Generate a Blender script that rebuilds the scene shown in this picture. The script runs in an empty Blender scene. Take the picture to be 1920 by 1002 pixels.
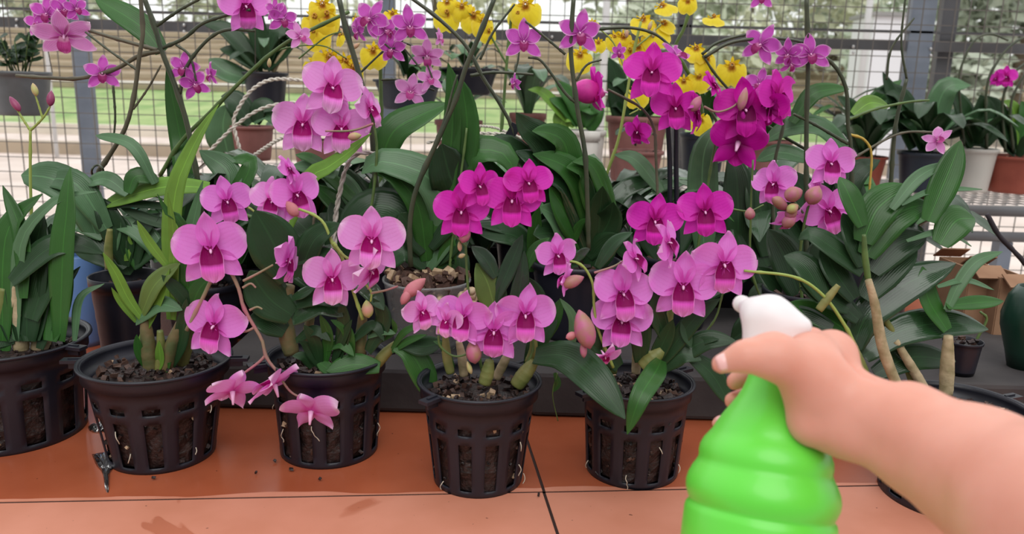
import bpy, math, random
import numpy as np
from mathutils import Vector, Matrix
random.seed(7)
rnd = random.Random(11)
S = bpy.context.scene
COL = S.collection
R = math.radians

# ---------------------------------------------------------------- camera
F = 1500.0
PITCH, ROLL, CAMZ = 12.5, 1.5, 0.405
cam_d = bpy.data.cameras.new('camera'); cam = bpy.data.objects.new('camera', cam_d); COL.objects.link(cam)
CM = Matrix.Translation((0, 0, CAMZ)) @ Matrix.Rotation(R(90 - PITCH), 4, 'X') @ Matrix.Rotation(R(ROLL), 4, 'Z')
cam.matrix_world = CM
cam_d.sensor_width = 36.0; cam_d.lens = F / 1920 * 36.0
cam_d.clip_start = 0.02; cam_d.clip_end = 300
cam_d.dof.use_dof = True; cam_d.dof.focus_distance = 0.93; cam_d.dof.aperture_fstop = 8
S.camera = cam
CR = CM.to_3x3(); CO = Vector((0, 0, CAMZ))

# ---------------------------------------------------------------- light
W = bpy.data.worlds.new('overcast_sky'); S.world = W; W.use_nodes = True
nt = W.node_tree; nt.nodes.clear()
o_ = nt.nodes.new('ShaderNodeOutputWorld'); b_ = nt.nodes.new('ShaderNodeBackground')
tc = nt.nodes.new('ShaderNodeTexCoord'); sp = nt.nodes.new('ShaderNodeSeparateXYZ'); rp = nt.nodes.new('ShaderNodeValToRGB')
nt.links.new(tc.outputs['Generated'], sp.inputs[0]); nt.links.new(sp.outputs[2], rp.inputs[0])
rp.color_ramp.elements[0].position = 0.0; rp.color_ramp.elements[0].color = (0.62, 0.64, 0.62, 1)
rp.color_ramp.elements[1].position = 0.6; rp.color_ramp.elements[1].color = (1.0, 1.0, 1.0, 1)
mr = nt.nodes.new('ShaderNodeMapRange'); nt.links.new(sp.outputs[1], mr.inputs[0])     # the open side beyond the fence is brighter than the roofed side
mr.inputs[1].default_value = -.6; mr.inputs[2].default_value = .8; mr.inputs[3].default_value = .40; mr.inputs[4].default_value = 1.15
nt.links.new(rp.outputs[0], b_.inputs[0]); nt.links.new(mr.outputs[0], b_.inputs[1])
nt.links.new(b_.outputs[0], o_.inputs[0])
sd = bpy.data.lights.new('sun', 'SUN'); so = bpy.data.objects.new('sun', sd); COL.objects.link(so)
sd.energy = 1.2; sd.angle = R(50); sd.color = (1.0, 0.98, 0.95)
so.rotation_euler = (R(38), R(-8), R(12))
S.view_settings.view_transform = 'Standard'; S.view_settings.look = 'None'
S.view_settings.gamma = 1; S.view_settings.use_curve_mapping = False
S.view_settings.exposure = 0.52
try:
    S.cycles.max_bounces = 8; S.cycles.transparent_max_bounces = 16
except Exception: pass

# ---------------------------------------------------------------- pixel helpers
def ray(px, py): return (CR @ Vector(((px - 960) / F, -(py - 501) / F, -1)))
def P(px, py, y):                     # point on the vertical plane y
    d = ray(px, py); return CO + d * (y / d.y)
def PZ(px, py, z):                    # point on the horizontal plane z
    d = ray(px, py); return CO + d * ((z - CAMZ) / d.z)
def PD(px, py, D): return CO + ray(px, py) * D
def mpp(p): return -(CR.transposed() @ (Vector(p) - CO)).z / F      # metres per pixel at p

# ---------------------------------------------------------------- materials
def lin(c):
    return tuple(((v / 255) / 12.92 if v / 255 <= .04045 else ((v / 255 + .055) / 1.055) ** 2.4) for v in c) + (1,)
MATS = {}
class NB:
    def __init__(s, name):
        s.m = bpy.data.materials.new(name); s.m.use_nodes = True; s.t = s.m.node_tree
        s.b = s.t.nodes['Principled BSDF']; s.out = s.t.nodes['Material Output']
    def n(s, ty, **k):
        x = s.t.nodes.new(ty)
        for a, v in k.items(): setattr(x, a, v)
        return x
    def l(s, a, b): s.t.links.new(a, b)
    def ramp(s, fac, stops, interp='LINEAR'):
        r = s.n('ShaderNodeValToRGB'); r.color_ramp.interpolation = interp; e = r.color_ramp.elements
        while len(e) < len(stops): e.new(0.5)
        for el, (p, c) in zip(e, stops): el.position = p; el.color = c
        if fac is not None: s.l(fac, r.inputs[0])
        return r.outputs[0]
    def noise(s, scale, detail=3, coord='Object', dim=None):
        t = s.n('ShaderNodeTexCoord'); x = s.n('ShaderNodeTexNoise'); x.inputs['Scale'].default_value = scale; x.inputs['Detail'].default_value = detail
        s.l(t.outputs[coord], x.inputs['Vector']); return x.outputs['Fac']
    def math(s, op, a, b=None):
        x = s.n('ShaderNodeMath', operation=op)
        for i, v in enumerate((a, b)):
            if v is None: continue
            if isinstance(v, (int, float)): x.inputs[i].default_value = v
            else: s.l(v, x.inputs[i])
        return x.outputs[0]
    def mix(s, fac, a, b):
        x = s.n('ShaderNodeMix', data_type='RGBA')
        for i, v in ((0, fac), (6, a), (7, b)):
            if isinstance(v, (int, float, tuple)): x.inputs[i].default_value = v
            else: s.l(v, x.inputs[i])
        return x.outputs[2]
    def bump(s, h, strength=.3, dist=.002):
        x = s.n('ShaderNodeBump'); x.inputs['Strength'].default_value = strength; x.inputs['Distance'].default_value = dist
        s.l(h, x.inputs['Height']); s.l(x.outputs[0], s.b.inputs['Normal'])
    def set(s, **k):
        for a, v in k.items(): s.b.inputs[a.replace('_', ' ')].default_value = v

def mat(name, c, rough=.5, c2=None, nscale=40, bump=0, bscale=200, **k):
    if name in MATS: return MATS[name]
    a = NB(name); c = lin(c)
    if c2 is None: a.b.inputs['Base Color'].default_value = c
    else: a.l(a.ramp(a.noise(nscale), [(.35, c), (.65, lin(c2))]), a.b.inputs['Base Color'])
    a.b.inputs['Roughness'].default_value = rough
    if bump: a.bump(a.noise(bscale, 4), bump)
    a.set(**k)
    MATS[name] = a.m; return a.m

def leaf_mat(name, c, back, rough=.38, wet=0.0, spec=.32):
    a = NB(name)
    uv = a.n('ShaderNodeUVMap'); sx = a.n('ShaderNodeSeparateXYZ'); a.l(uv.outputs[0], sx.inputs[0])
    u, v = sx.outputs[0], sx.outputs[1]
    d = a.math('ABSOLUTE', a.math('SUBTRACT', u, .5))
    rib = a.math('LESS_THAN', d, .022)
    oi = a.n('ShaderNodeObjectInfo')
    nz = a.noise(18, 3)
    base = a.ramp(nz, [(.3, lin(tuple(x * .82 for x in c))), (.7, lin(tuple(min(255, x * 1.12) for x in c)))])
    base = a.mix(a.math('MULTIPLY', oi.outputs['Random'], .5), base, lin(back))
    wv = a.math('SINE', a.math('MULTIPLY', u, 95.0))
    base = a.mix(a.math('MULTIPLY', rib, .35), base, lin(tuple(min(255, x * 1.5) for x in c)))
    a.l(base, a.b.inputs['Base Color'])
    if wet:
        w = a.ramp(a.noise(26, 2), [(.50, (rough,) * 3 + (1,)), (.56, (.07, .07, .07, 1))])
        a.l(w, a.b.inputs['Roughness'])
    else: a.b.inputs['Roughness'].default_value = rough
    a.set(Coat_Weight=.06 + wet * .7, Coat_Roughness=.12, Specular_IOR_Level=spec)
    h = a.math('ADD', a.math('MULTIPLY', wv, .25), a.math('MULTIPLY', a.noise(160, 2), 1.2 if wet else .3))
    a.bump(h, .25, .0008)
    tr = a.n('ShaderNodeBsdfTranslucent'); a.l(base, tr.inputs[0])
    ms = a.n('ShaderNodeMixShader'); ms.inputs[0].default_value = .12
    a.l(a.b.outputs[0], ms.inputs[1]); a.l(tr.outputs[0], ms.inputs[2]); a.l(ms.outputs[0], a.out.inputs[0])
    return a.m
LEAF = [leaf_mat('leaf_dark', (36, 62, 36), (46, 76, 44), .3),
        leaf_mat('leaf_green', (48, 94, 38), (62, 106, 50), .32),
        leaf_mat('leaf_grey_green', (78, 114, 78), (94, 128, 92), .3),
        leaf_mat('leaf_yellow_green', (104, 146, 54), (120, 158, 66), .42),
        leaf_mat('leaf_wet', (38, 68, 40), (50, 82, 48), .3, 1.0),
        leaf_mat('leaf_olive', (88, 112, 54), (104, 124, 62), .4)]

def petal_mat(name, c, edge, core, veins=.10, edge_w=.0, trans=.35, lip=None):
    a = NB(name)
    uv = a.n('ShaderNodeUVMap'); sx = a.n('ShaderNodeSeparateXYZ'); a.l(uv.outputs[0], sx.inputs[0])
    u, v = sx.outputs[0], sx.outputs[1]
    base = a.ramp(v, [(0.0, lin(core)), (.14, lin(core)), (.34, lin(c)), (.8, lin(c)), (1.0, lin(edge))])
    if lip: base = a.ramp(v, [(0, lin(core)), (lip, lin(core)), (lip + .10, lin(c)), (1, lin(edge))])
    d = a.math('ABSOLUTE', a.math('SUBTRACT', u, .5))
    if edge_w: base = a.mix(a.ramp(d, [(.5 - edge_w, (0, 0, 0, 1)), (.5, (.8, .8, .8, 1))]), base, lin(edge))
    wv = a.math('POWER', a.math('ABSOLUTE', a.math('SINE', a.math('ADD', a.math('MULTIPLY', u, 28.0), a.math('MULTIPLY', a.noise(60, 1), 1.5)))), 8.0)
    base = a.mix(a.math('MULTIPLY', wv, veins), base, lin(core))
    a.l(base, a.b.inputs['Base Color'])
    a.set(Roughness=.6, Specular_IOR_Level=.15 if lip else .35)
    a.bump(a.math('ADD', wv, a.noise(90, 2)), .15, .0006)
    tr = a.n('ShaderNodeBsdfTranslucent'); a.l(base, tr.inputs[0])
    ms = a.n('ShaderNodeMixShader'); ms.inputs[0].default_value = trans
    a.l(a.b.outputs[0], ms.inputs[1]); a.l(tr.outputs[0], ms.inputs[2]); a.l(ms.outputs[0], a.out.inputs[0])
    return a.m
PET = {'pink': (petal_mat('petal_pink', (236, 134, 226), (246, 190, 240), (224, 90, 200)), petal_mat('lip_pink', (222, 84, 196), (242, 160, 230), (128, 0, 84), .1, .05, .06, lip=.50)),
       'light': (petal_mat('petal_light', (240, 156, 230), (250, 214, 244), (224, 90, 190)), petal_mat('lip_light', (232, 120, 212), (250, 200, 240), (150, 0, 100), .1, .05, .06, lip=.46)),
       'mag': (petal_mat('petal_magenta', (222, 46, 190), (234, 96, 210), (188, 14, 140)), petal_mat('lip_magenta', (214, 36, 176), (226, 70, 194), (128, 0, 84), .1, .05, .06, lip=.50)),
       'deep': (petal_mat('petal_deep_magenta', (206, 16, 168), (224, 64, 192), (158, 0, 120)), petal_mat('lip_deep', (186, 10, 146), (200, 30, 160), (100, 0, 66), .1, .05, .06, lip=.50)),
       'moth': (petal_mat('moth_petal', (206, 88, 196), (250, 206, 244), (176, 60, 160), .25, .10), petal_mat('moth_lip', (150, 10, 100), (180, 40, 130), (230, 150, 200), .2)),
       'mothl': (petal_mat('moth_petal_light', (232, 152, 220), (250, 220, 244), (200, 90, 176), .3, .12), petal_mat('moth_lip_light', (196, 60, 150), (230, 140, 200), (240, 190, 220), .2)),
       'yel': (petal_mat('yellow_petal', (236, 206, 30), (244, 220, 60), (150, 84, 20), .1), petal_mat('yellow_lip', (244, 222, 50), (248, 230, 90), (180, 110, 20), .06))}
M_COL = mat('column_pale', (236, 180, 222), .4)
M_CROWN = mat('crown_yellow', (226, 176, 50), .5, (150, 84, 30), 900)
M_STEMG = mat('stem_green', (92, 120, 62), .45, (76, 100, 52), 60)
M_STEMD = mat('stem_dark', (56, 66, 48), .4, (70, 74, 54), 50)
M_STEMB = mat('stem_brown', (96, 92, 74), .5, (78, 74, 58), 50)
M_STEMY = mat('stem_yellow', (150, 168, 84), .5)
M_STEMP = mat('stem_pinkish', (176, 110, 120), .5, (140, 130, 100), 40)
M_GOLD = mat('stem_golden', (190, 160, 70), .5)
M_BUDG = mat('bud_green', (172, 176, 104), .5, (200, 140, 130), 60)
M_BUDP = mat('bud_pink', (182, 96, 134), .5, (160, 118, 96), 90)
M_BUDD = mat('bud_dark', (122, 42, 84), .45, (146, 60, 100), 60)
M_WILT = mat('petal_wilted', (204, 126, 138), .6, (180, 108, 112), 70)
M_CANE = mat('cane_brown', (122, 98, 66), .55, (84, 92, 54), 45, .4, 120)
M_CANEG = mat('cane_green', (104, 116, 58), .5, (132, 128, 74), 45, .2, 120)
M_CANEC = mat('cane_cream', (188, 168, 136), .7, (140, 128, 92), 60, .5, 150)
M_POT = mat('pot_black', (22, 24, 35), .42, (28, 29, 41), 30, .1, 90)
M_POTG = mat('pot_grey_plastic', (96, 100, 104), .45, (84, 88, 90), 20)
M_BARK = mat('bark_dark', (20, 13, 13), .5, (50, 32, 30), 160, .8, 300)
M_CHIP = mat('bark_chip', (84, 58, 46), .65, (56, 36, 30), 60, .6, 200)
M_SHELL = mat('bark_pale', (190, 168, 140), .7, (150, 120, 92), 80, .4, 200)
M_ROOT = mat('root_white', (206, 198, 180), .6)
M_TERRA = mat('terracotta', (140, 92, 88), .7, (124, 80, 76), 20)
M_BRICK = mat('brick_red_plastic', (156, 78, 62), .6, (140, 66, 52), 20)
M_WHITEP = mat('pot_white_plastic', (200, 196, 190), .5)
M_NAVY = mat('pot_navy', (34, 42, 56), .5)
M_STEEL = mat('steel_paint', (128, 136, 150), .4, (112, 120, 134), 8)
M_STEELD = mat('steel_dark', (92, 92, 96), .45, (78, 76, 78), 8)
M_WIRE = mat('wire_steel', (104, 98, 94), .5)
M_BOLT = mat('bolt_zinc', (210, 210, 210), .3, Metallic=.8)
M_ROPE = mat('rope_wire', (222, 216, 206), .6, (190, 182, 172), 200)
M_BLUE = mat('blue_plastic', (104, 142, 200), .35)
M_TEAL = mat('teal_plastic', (60, 160, 140), .4)

# ---------------------------------------------------------------- object helpers
ROOTW = {}
def link(name, me, parent=None, mtx=None):
    o = bpy.data.objects.new(name, me); COL.objects.link(o)
    if parent is not None: o.parent = parent
    if mtx is not None: o.matrix_local = mtx
    return o
def mesh(name, vs, fs, m, smooth=True, uvs=None, mi=None):
    me = bpy.data.meshes.new(name); me.from_pydata([tuple(v) for v in vs], [], fs)
    for x in (m if isinstance(m, (list, tuple)) else [m]): me.materials.append(x)
    if smooth: me.polygons.foreach_set('use_smooth', [True] * len(me.polygons))
    if mi is not None: me.polygons.foreach_set('material_index', mi)
    if uvs is not None:
        ul = me.uv_layers.new(name='UVMap'); idx = np.empty(len(me.loops), 'i'); me.loops.foreach_get('vertex_index', idx)
        ul.data.foreach_set('uv', np.array(uvs, 'f')[idx].ravel())
    me.update(); return me
def wobj(name, vs, fs, m, parent=None, **k):
    """mesh from world coordinates under a root whose world place is known"""
    off = ROOTW.get(parent.name, Vector((0, 0, 0))) if parent is not None else Vector((0, 0, 0))
    if parent is None:
        a = np.array([tuple(v) for v in vs]); c = Vector(((a[:, 0].min() + a[:, 0].max()) / 2, (a[:, 1].min() + a[:, 1].max()) / 2, a[:, 2].min()))
        o = link(name, mesh(name, [Vector(v) - c for v in vs], fs, m, **k)); o.location = c; ROOTW[o.name] = c.copy(); return o
    o = link(name, mesh(name, [Vector(v) - off for v in vs], fs, m, **k), parent)
    ROOTW[o.name] = off; return o
def tag(o, label, cat, group=None, kind=None):
    o['label'] = label; o['category'] = cat
    if group: o['group'] = group
    if kind: o['kind'] = kind
    return o
def thing(name, loc, label, cat, group=None):
    o = bpy.data.objects.new(name, None); COL.objects.link(o); o.location = loc; o.empty_display_size = .02
    ROOTW[o.name] = Vector(loc); return tag(o, label, cat, group)
def struct(o, name=None):
    o['kind'] = 'structure'; return o

class G:
    """geometry collector"""
    def __init__(s): s.v = []; s.f = []; s.mi = []
    def add(s, vs, fs, mi=0):
        n = len(s.v); s.v += [Vector(v) for v in vs]; s.f += [tuple(i + n for i in f) for f in fs]; s.mi += [mi] * len(fs)
    def box(s, c, sz, rot=None, mi=0):
        vs = [Vector((x * sz[0] / 2, y * sz[1] / 2, z * sz[2] / 2)) for x in (-1, 1) for y in (-1, 1) for z in (-1, 1)]
        if rot is not None: vs = [rot @ v for v in vs]
        s.add([v + Vector(c) for v in vs], [(0, 1, 3, 2), (4, 6, 7, 5), (0, 4, 5, 1), (2, 3, 7, 6), (0, 2, 6, 4), (1, 5, 7, 3)], mi)
    def chip(s, c, r, rg, mi=0):
        vs = [Vector((x, y, z)).normalized() for x in (-1, 1) for y in (-1, 1) for z in (-1, 1)]
        m = Matrix.Rotation(rg.uniform(0, 6.3), 3, Vector((rg.uniform(-1, 1), rg.uniform(-1, 1), rg.uniform(-1, 1))).normalized())
        sc = (r * rg.uniform(.5, 1.5), r * rg.uniform(.5, 1.1), r * rg.uniform(.35, .8))
        vs = [m @ Vector((v.x * sc[0] * rg.uniform(.7, 1.2), v.y * sc[1] * rg.uniform(.7, 1.2), v.z * sc[2])) + Vector(c) for v in vs]
        s.add(vs, [(0, 1, 3, 2), (4, 6, 7, 5), (0, 4, 5, 1), (2, 3, 7, 6), (0, 2, 6, 4), (1, 5, 7, 3)], mi)
    def tube(s, pts, rad, n=7, mi=0, caps=True):
        pts = [Vector(p) for p in pts]; k = len(pts)
        rad = [rad] * k if isinstance(rad, (int, float)) else rad
        t0 = (pts[1] - pts[0]).normalized(); a = t0.orthogonal().normalized(); base = len(s.v)
        for i in range(k):
            t = (pts[min(i + 1, k - 1)] - pts[max(i - 1, 0)]).normalized()
            a = (a - t * a.dot(t)).normalized(); b = t.cross(a)
            for j in range(n):
                q = 2 * math.pi * j / n; s.v.append(pts[i] + (a * math.cos(q) + b * math.sin(q)) * rad[i])
        fs = [(base + i * n + j, base + i * n + (j + 1) % n, base + (i + 1) * n + (j + 1) % n, base + (i + 1) * n + j) for i in range(k - 1) for j in range(n)]
        if caps: fs += [tuple(base + j for j in reversed(range(n))), tuple(base + (k - 1) * n + j for j in range(n))]
        s.f += fs; s.mi += [mi] * len(fs)
    def lathe(s, prof, c=(0, 0, 0), n=40, mi=0, axis=None, close=False):
        c = Vector(c); base = len(s.v); M_ = axis if axis is not None else Matrix.Identity(3)
        for r, z in prof:
            for j in range(n):
                q = 2 * math.pi * j / n; s.v.append(c + M_ @ Vector((r * math.cos(q), r * math.sin(q), z)))
        k = len(prof)
        fs = [(base + i * n + j, base + i * n + (j + 1) % n, base + (i + 1) * n + (j + 1) % n, base + (i + 1) * n + j) for i in range(k - 1) for j in range(n)]
        s.f += fs; s.mi += [mi] * len(fs)
    def obj(s, name, m, parent=None, smooth=True): return wobj(name, s.v, s.f, m, parent, smooth=smooth, mi=s.mi)

def cr(pts, k=5):
    """Catmull-Rom through the points"""
    pts = [Vector(p) for p in pts]
    if len(pts) == 2: return [pts[0].lerp(pts[1], i / k) for i in range(k + 1)]
    q = [pts[0] * 2 - pts[1]] + pts + [pts[-1] * 2 - pts[-2]]; out = []
    for i in range(1, len(q) - 2):
        for j in range(k):
            t = j / k
            out.append(.5 * ((2 * q[i]) + (q[i + 1] - q[i - 1]) * t + (2 * q[i - 1] - 5 * q[i] + 4 * q[i + 1] - q[i + 2]) * t * t + (3 * q[i] - q[i - 1] - 3 * q[i + 1] + q[i + 2]) * t ** 3))
    out.append(pts[-1]); return out
def resample(pts, n):
    d = [0]
    for a, b in zip(pts, pts[1:]): d.append(d[-1] + (b - a).length)
    out = []; j = 0
    for i in range(n):
        t = d[-1] * i / (n - 1)
        while j < len(d) - 2 and d[j + 1] < t: j += 1
        u = (t - d[j]) / max(d[j + 1] - d[j], 1e-9); out.append(pts[j].lerp(pts[j + 1], min(u, 1)))
    return out

def leaf(parent, wpts, w, tone, nrm=None, round_=.12, fold=.16, base_w=.35, th=.0011, name='leaf', n=15):
    pts = resample(cr(wpts), n); nv = 7
    n0 = Vector(nrm) if nrm is not None else Vector((0, -.78, .62))
    top = []; uvs = []; W0 = w / 2; prev = None
    for i, p in enumerate(pts):
        t = (pts[min(i + 1, n - 1)] - pts[max(i - 1, 0)]).normalized()
        s = t.cross(n0)
        if s.length < .15: s = prev if prev is not None else t.orthogonal()
        s.normalize()
        if prev is not None and s.dot(prev) < 0: s = -s
        if prev is not None: s = (s * .6 + prev * .4); s = (s - t * s.dot(t)).normalized()
        prev = s; nn = s.cross(t).normalized(); u = i / (n - 1)
        prof = (1 - max(0, (u - .45) / .55) ** (2.2 + round_ * 2.5)) ** (.62 if round_ > .4 else .85)
        prof *= base_w + (1 - base_w) * min(1, u / .38) ** .8
        if u == 1: prof = .04
        for j in range(nv):
            v = j / (nv - 1) * 2 - 1
            top.append(p + s * (W0 * prof * v) + nn * (W0 * prof * fold * abs(v) ** 1.3 * (1 + .25 * math.sin(u * 7 + v * 2))))
            uvs.append((j / (nv - 1), u))
    bot = []
    for i in range(n):
        for j in range(nv):
            k = i * nv + j; a = top[min(i + 1, n - 1) * nv + j] - top[max(i - 1, 0) * nv + j]; b = top[i * nv + min(j + 1, nv - 1)] - top[i * nv + max(j - 1, 0)]
            nn = a.cross(b); nn = nn.normalized() if nn.length > 1e-12 else Vector((0, 0, 1))
            bot.append(top[k] + nn * th * (1 - .9 * (abs(j - 3) / 3) ** 2))
    N = n * nv; fs = []
    for i in range(n - 1):
        for j in range(nv - 1):
            a = i * nv + j; fs.append((a, a + nv, a + nv + 1, a + 1)); fs.append((N + a, N + a + 1, N + a + nv + 1, N + a + nv))
    for i in range(n - 1):
        a = i * nv; fs.append((a, N + a, N + a + nv, a + nv)); b = a + nv - 1; fs.append((b, b + nv, N + b + nv, N + b))
    return wobj(name, top + bot, fs, LEAF[tone], parent, uvs=uvs + uvs)

def pp(s, y, dy0=0, dy1=0):
    q = [tuple(map(float, a.split(','))) for a in s.split()]; k = len(q)
    return [P(a[0], a[1], a[2] if len(a) > 2 else y + ( dy0 + (dy1 - dy0) * i / max(k - 1, 1))) for i, a in enumerate(q)]
def L(pl, s, w, tone=1, dy=0, tip=None, **k):
    pts = pp(s, pl['y'], dy, dy if tip is None else tip); m = mpp(pts[len(pts) // 2]); k.setdefault('base_w', .5)
    return leaf(pl['o'], pts, w * m * 1.2, tone, **k)
def stem(pl, s, r, m=None, dy=0, tip=None, name='flower_stem', nodes=True, taper=.75):
    pts = resample(cr(pp(s, pl['y'], dy, dy if tip is None else tip)), 28); q = mpp(pts[14]); g = G()
    rr = [r * q * (1 - (1 - taper) * i / 27) * (1.28 if nodes and i % 7 == 3 else 1) for i in range(28)]
    g.tube(pts, rr, 8); return g.obj(name, m or M_STEMD, pl['o'])
def cane(pl, s, r, m=None, dy=0):
    pts = resample(cr(pp(s, pl['y'], dy, dy)), 22); q = mpp(pts[10]); g = G()
    rr = [r * q * (.62 + .38 * math.sin(math.pi * min(1, .25 + .75 * i / 21))) * (1.04 if i % 5 == 2 else 1) for i in range(22)]
    g.tube(pts, rr, 12); return g.obj('cane', m or M_CANE, pl['o'])
def ellipsoid(c, d, ln, r, n=8, k=8, point=1.0):
    d = Vector(d).normalized(); g = G(); pts = [Vector(c) + d * ln * (i / (k - 1) - .5) for i in range(k)]
    rr = [max(r * math.sin(math.pi * min(.999, (i + .02) / (k - .9)) ** point) ** .7, r * .05) for i in range(k)]
    g.tube(pts, rr, n); return g
def bud(pl, x, y, ln, w, ang, m, dy=0, name='bud'):
    c = P(x, y, pl['y'] + dy); q = mpp(c); a = R(ang)
    g = ellipsoid(c, (math.cos(a), 0.25, math.sin(a)), ln * q, w * q / 2, 10, 9, .85); return g.obj(name, m, pl['o'])

# ---------------------------------------------------------------- flowers (unit width, facing -Y, up +Z)
def petal_mesh(name, ang, ln, w, a=1.0, q=.6, bend=.1, cup=.1, tipp=0, tw=0, m=None, seed=0, nu=11, nv=9, r0=.02):
    rg = random.Random(seed); vs = []; uvs = []; fs = []
    ph = rg.uniform(0, 6); d = Vector((math.cos(ang), 0, math.sin(ang))); s = Vector((-math.sin(ang), 0, math.cos(ang))); f = Vector((0, -1, 0))
    for i in range(nu):
        u = math.sin(i / (nu - 1) * math.pi / 2) ** .9
        ww = w / 2 * max(math.sin(math.pi * min(.9999, max(u, .012) ** a)), 0.0) ** q
        if tipp and u > .6: ww *= 1 - tipp * ((u - .6) / .4) ** 1.5
        ww = max(ww, w * .015)
        if u < .25: ww = max(ww, w * .10)
        for j in range(nv):
            v = j / (nv - 1) * 2 - 1
            off = bend * u * u - cup * (v * v) * w + .022 * math.sin(5 * u + 3 * v + ph) * u
            off -= tw * v * u * w
            vs.append(d * (r0 + ln * u) + s * (ww * v) - f * off); uvs.append((j / (nv - 1), u))
    for i in range(nu - 1):
        for j in range(nv - 1): k = i * nv + j; fs.append((k, k + 1, k + nv + 1, k + nv))
    return mesh(name, vs, fs, m, uvs=uvs)
def lip_mesh(name, m, path, hw, curl, nu=12, nv=11):
    c = resample(cr(path, 6), nu); vs = []; uvs = []; fs = []
    for i, p in enumerate(c):
        u = i / (nu - 1); t = (c[min(i + 1, nu - 1)] - c[max(i - 1, 0)]).normalized(); x = Vector((1, 0, 0)); nn = x.cross(t).normalized()
        if nn.y > 0: nn = -nn
        h = np.interp(u, [a for a, _ in hw], [b for _, b in hw]); cu = np.interp(u, [a for a, _ in curl], [b for _, b in curl])
        for j in range(nv):
            v = j / (nv - 1) * 2 - 1; A = v * cu
            xx = h * (math.sin(A) / max(cu, .3) if cu > .3 else v); dd = h * (1 - math.cos(A)) / max(cu, .3)
            vs.append(p + x * xx + nn * dd + nn * (.012 * math.sin(v * 9) * u)); uvs.append((j / (nv - 1), u))
    for i in range(nu - 1):
        for j in range(nv - 1): k = i * nv + j; fs.append((k, k + 1, k + nv + 1, k + nv))
    return mesh(name, vs, fs, m, uvs=uvs)
def mirror(path): return path
def col_mesh(name, m, sc=1.0, back=True):
    g = G(); g.tube([(0, .02, 0), (0, -.05 * sc, .004), (0, -.10 * sc, -.01), (0, -.13 * sc, -.03)], [.022 * sc, .028 * sc, .026 * sc, .010], 8)
    if back: g.tube([(0, .0, 0), (0, .10, -.03), (0, .22, -.07)], [.05, .035, .018], 8)
    return mesh(name, g.v, g.f, m)
PROTO = {}
V3 = Vector
for key in ('pink', 'light', 'mag', 'deep'):
    pm, lm = PET[key]
    for k in range(3):
        r_ = random.Random(k * 7 + 3); j = lambda a: r_.uniform(-a, a)
        PROTO[(key, k)] = [('petal', petal_mesh('petal', R(22 + j(6)), .49, .52, 1.02, .45, .04 + j(.05), .10, 0, j(.15), pm, k)),
                           ('petal', petal_mesh('petal', R(158 + j(6)), .49, .52, 1.02, .45, .04 + j(.05), .10, 0, j(.15), pm, k + 5)),
                           ('sepal', petal_mesh('sepal', R(90 + j(5)), .49, .31, .86, .74, .05 + j(.06), .22, .15, 0, pm, k + 9)),
                           ('sepal', petal_mesh('sepal', R(-50 + j(6)), .50, .28, .84, .8, .06 + j(.06), .18, .1, 0, pm, k + 11)),
                           ('sepal', petal_mesh('sepal', R(230 + j(6)), .50, .28, .84, .8, .06 + j(.06), .18, .1, 0, pm, k + 13)),
                           ('lip', lip_mesh('lip', lm, [V3((0, -.02, .06)), V3((0, -.03, -.02)), V3((0, -.05, -.10)), V3((0, -.10, -.19)), V3((0, -.12, -.28)), V3((0, -.07 + j(.03), -.42))],
                                            [(0, .13), (.2, .17), (.42, .17), (.6, .15), (.8, .15), (.92, .10), (1, .02)], [(0, 1.5), (.25, 1.1), (.45, .6), (.7, .15), (1, .1)]))]
COLM = col_mesh('column', M_COL, .75)
for key in ('moth', 'mothl'):
    pm, lm = PET[key]
    for k in range(3):
        r_ = random.Random(k * 5 + 1); j = lambda a: r_.uniform(-a, a)
        PROTO[(key, k)] = [('petal', petal_mesh('petal', R(22 + j(8)), .46, .34, .95, .62, .02 + j(.06), .1, .1, j(.2), pm, k)),
                           ('petal', petal_mesh('petal', R(158 + j(8)), .46, .34, .95, .62, .02 + j(.06), .1, .1, j(.2), pm, k + 5)),
                           ('sepal', petal_mesh('sepal', R(90 + j(8)), .50, .27, .9, .66, .03, .15, .2, 0, pm, k + 9)),
                           ('sepal', petal_mesh('sepal', R(-42 + j(8)), .50, .27, .9, .66, .05, .12, .2, 0, pm, k + 11)),
                           ('sepal', petal_mesh('sepal', R(222 + j(8)), .50, .27, .9, .66, .05, .12, .2, 0, pm, k + 13)),
                           ('lip', lip_mesh('lip', lm, [V3((0, -.02, -.03)), V3((0, -.09, -.08)), V3((0, -.15, -.16)), V3((0, -.14, -.27))], [(0, .09), (.5, .13), (.8, .09), (1, .02)], [(0, 1.6), (.5, 1.0), (1, .3)]))]
pm, lm = PET['yel']
def skirt(k):
    r_ = random.Random(k); vs = []; uvs = []; fs = []; nu, nv = 9, 17
    for i in range(nu):
        u = i / (nu - 1)
        for j in range(nv):
            a = (j / (nv - 1) * 2 - 1) * R(118); rr = .52 * (1 - .22 * math.exp(-(a / .18) ** 2)) * (.82 + .18 * math.cos(a)) * (1 + .03 * math.sin(a * 7 + k))
            p = V3((math.sin(a) * rr * u, -.05 - .05 * math.sin(u * 3 + a) + .10 * u * u, -.06 - math.cos(a) * rr * u * 1.05 - .08 * u)); vs.append(p); uvs.append((j / (nv - 1), u))
    for i in range(nu - 1):
        for j in range(nv - 1): q = i * nv + j; fs.append((q, q + 1, q + nv + 1, q + nv))
    return mesh('lip', vs, fs, lm, uvs=uvs)
for k in range(3):
    PROTO[('yel', k)] = [('lip', skirt(k))] + [('petal', petal_mesh('petal', R(a), .24, .12, .9, .7, -.02, .1, .2, .6, pm, k)) for a in (28, 152)] + \
                        [('sepal', petal_mesh('sepal', R(a), .24, .10, .9, .7, .03, .1, .2, .5, pm, k)) for a in (90, -5, 185)]
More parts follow.
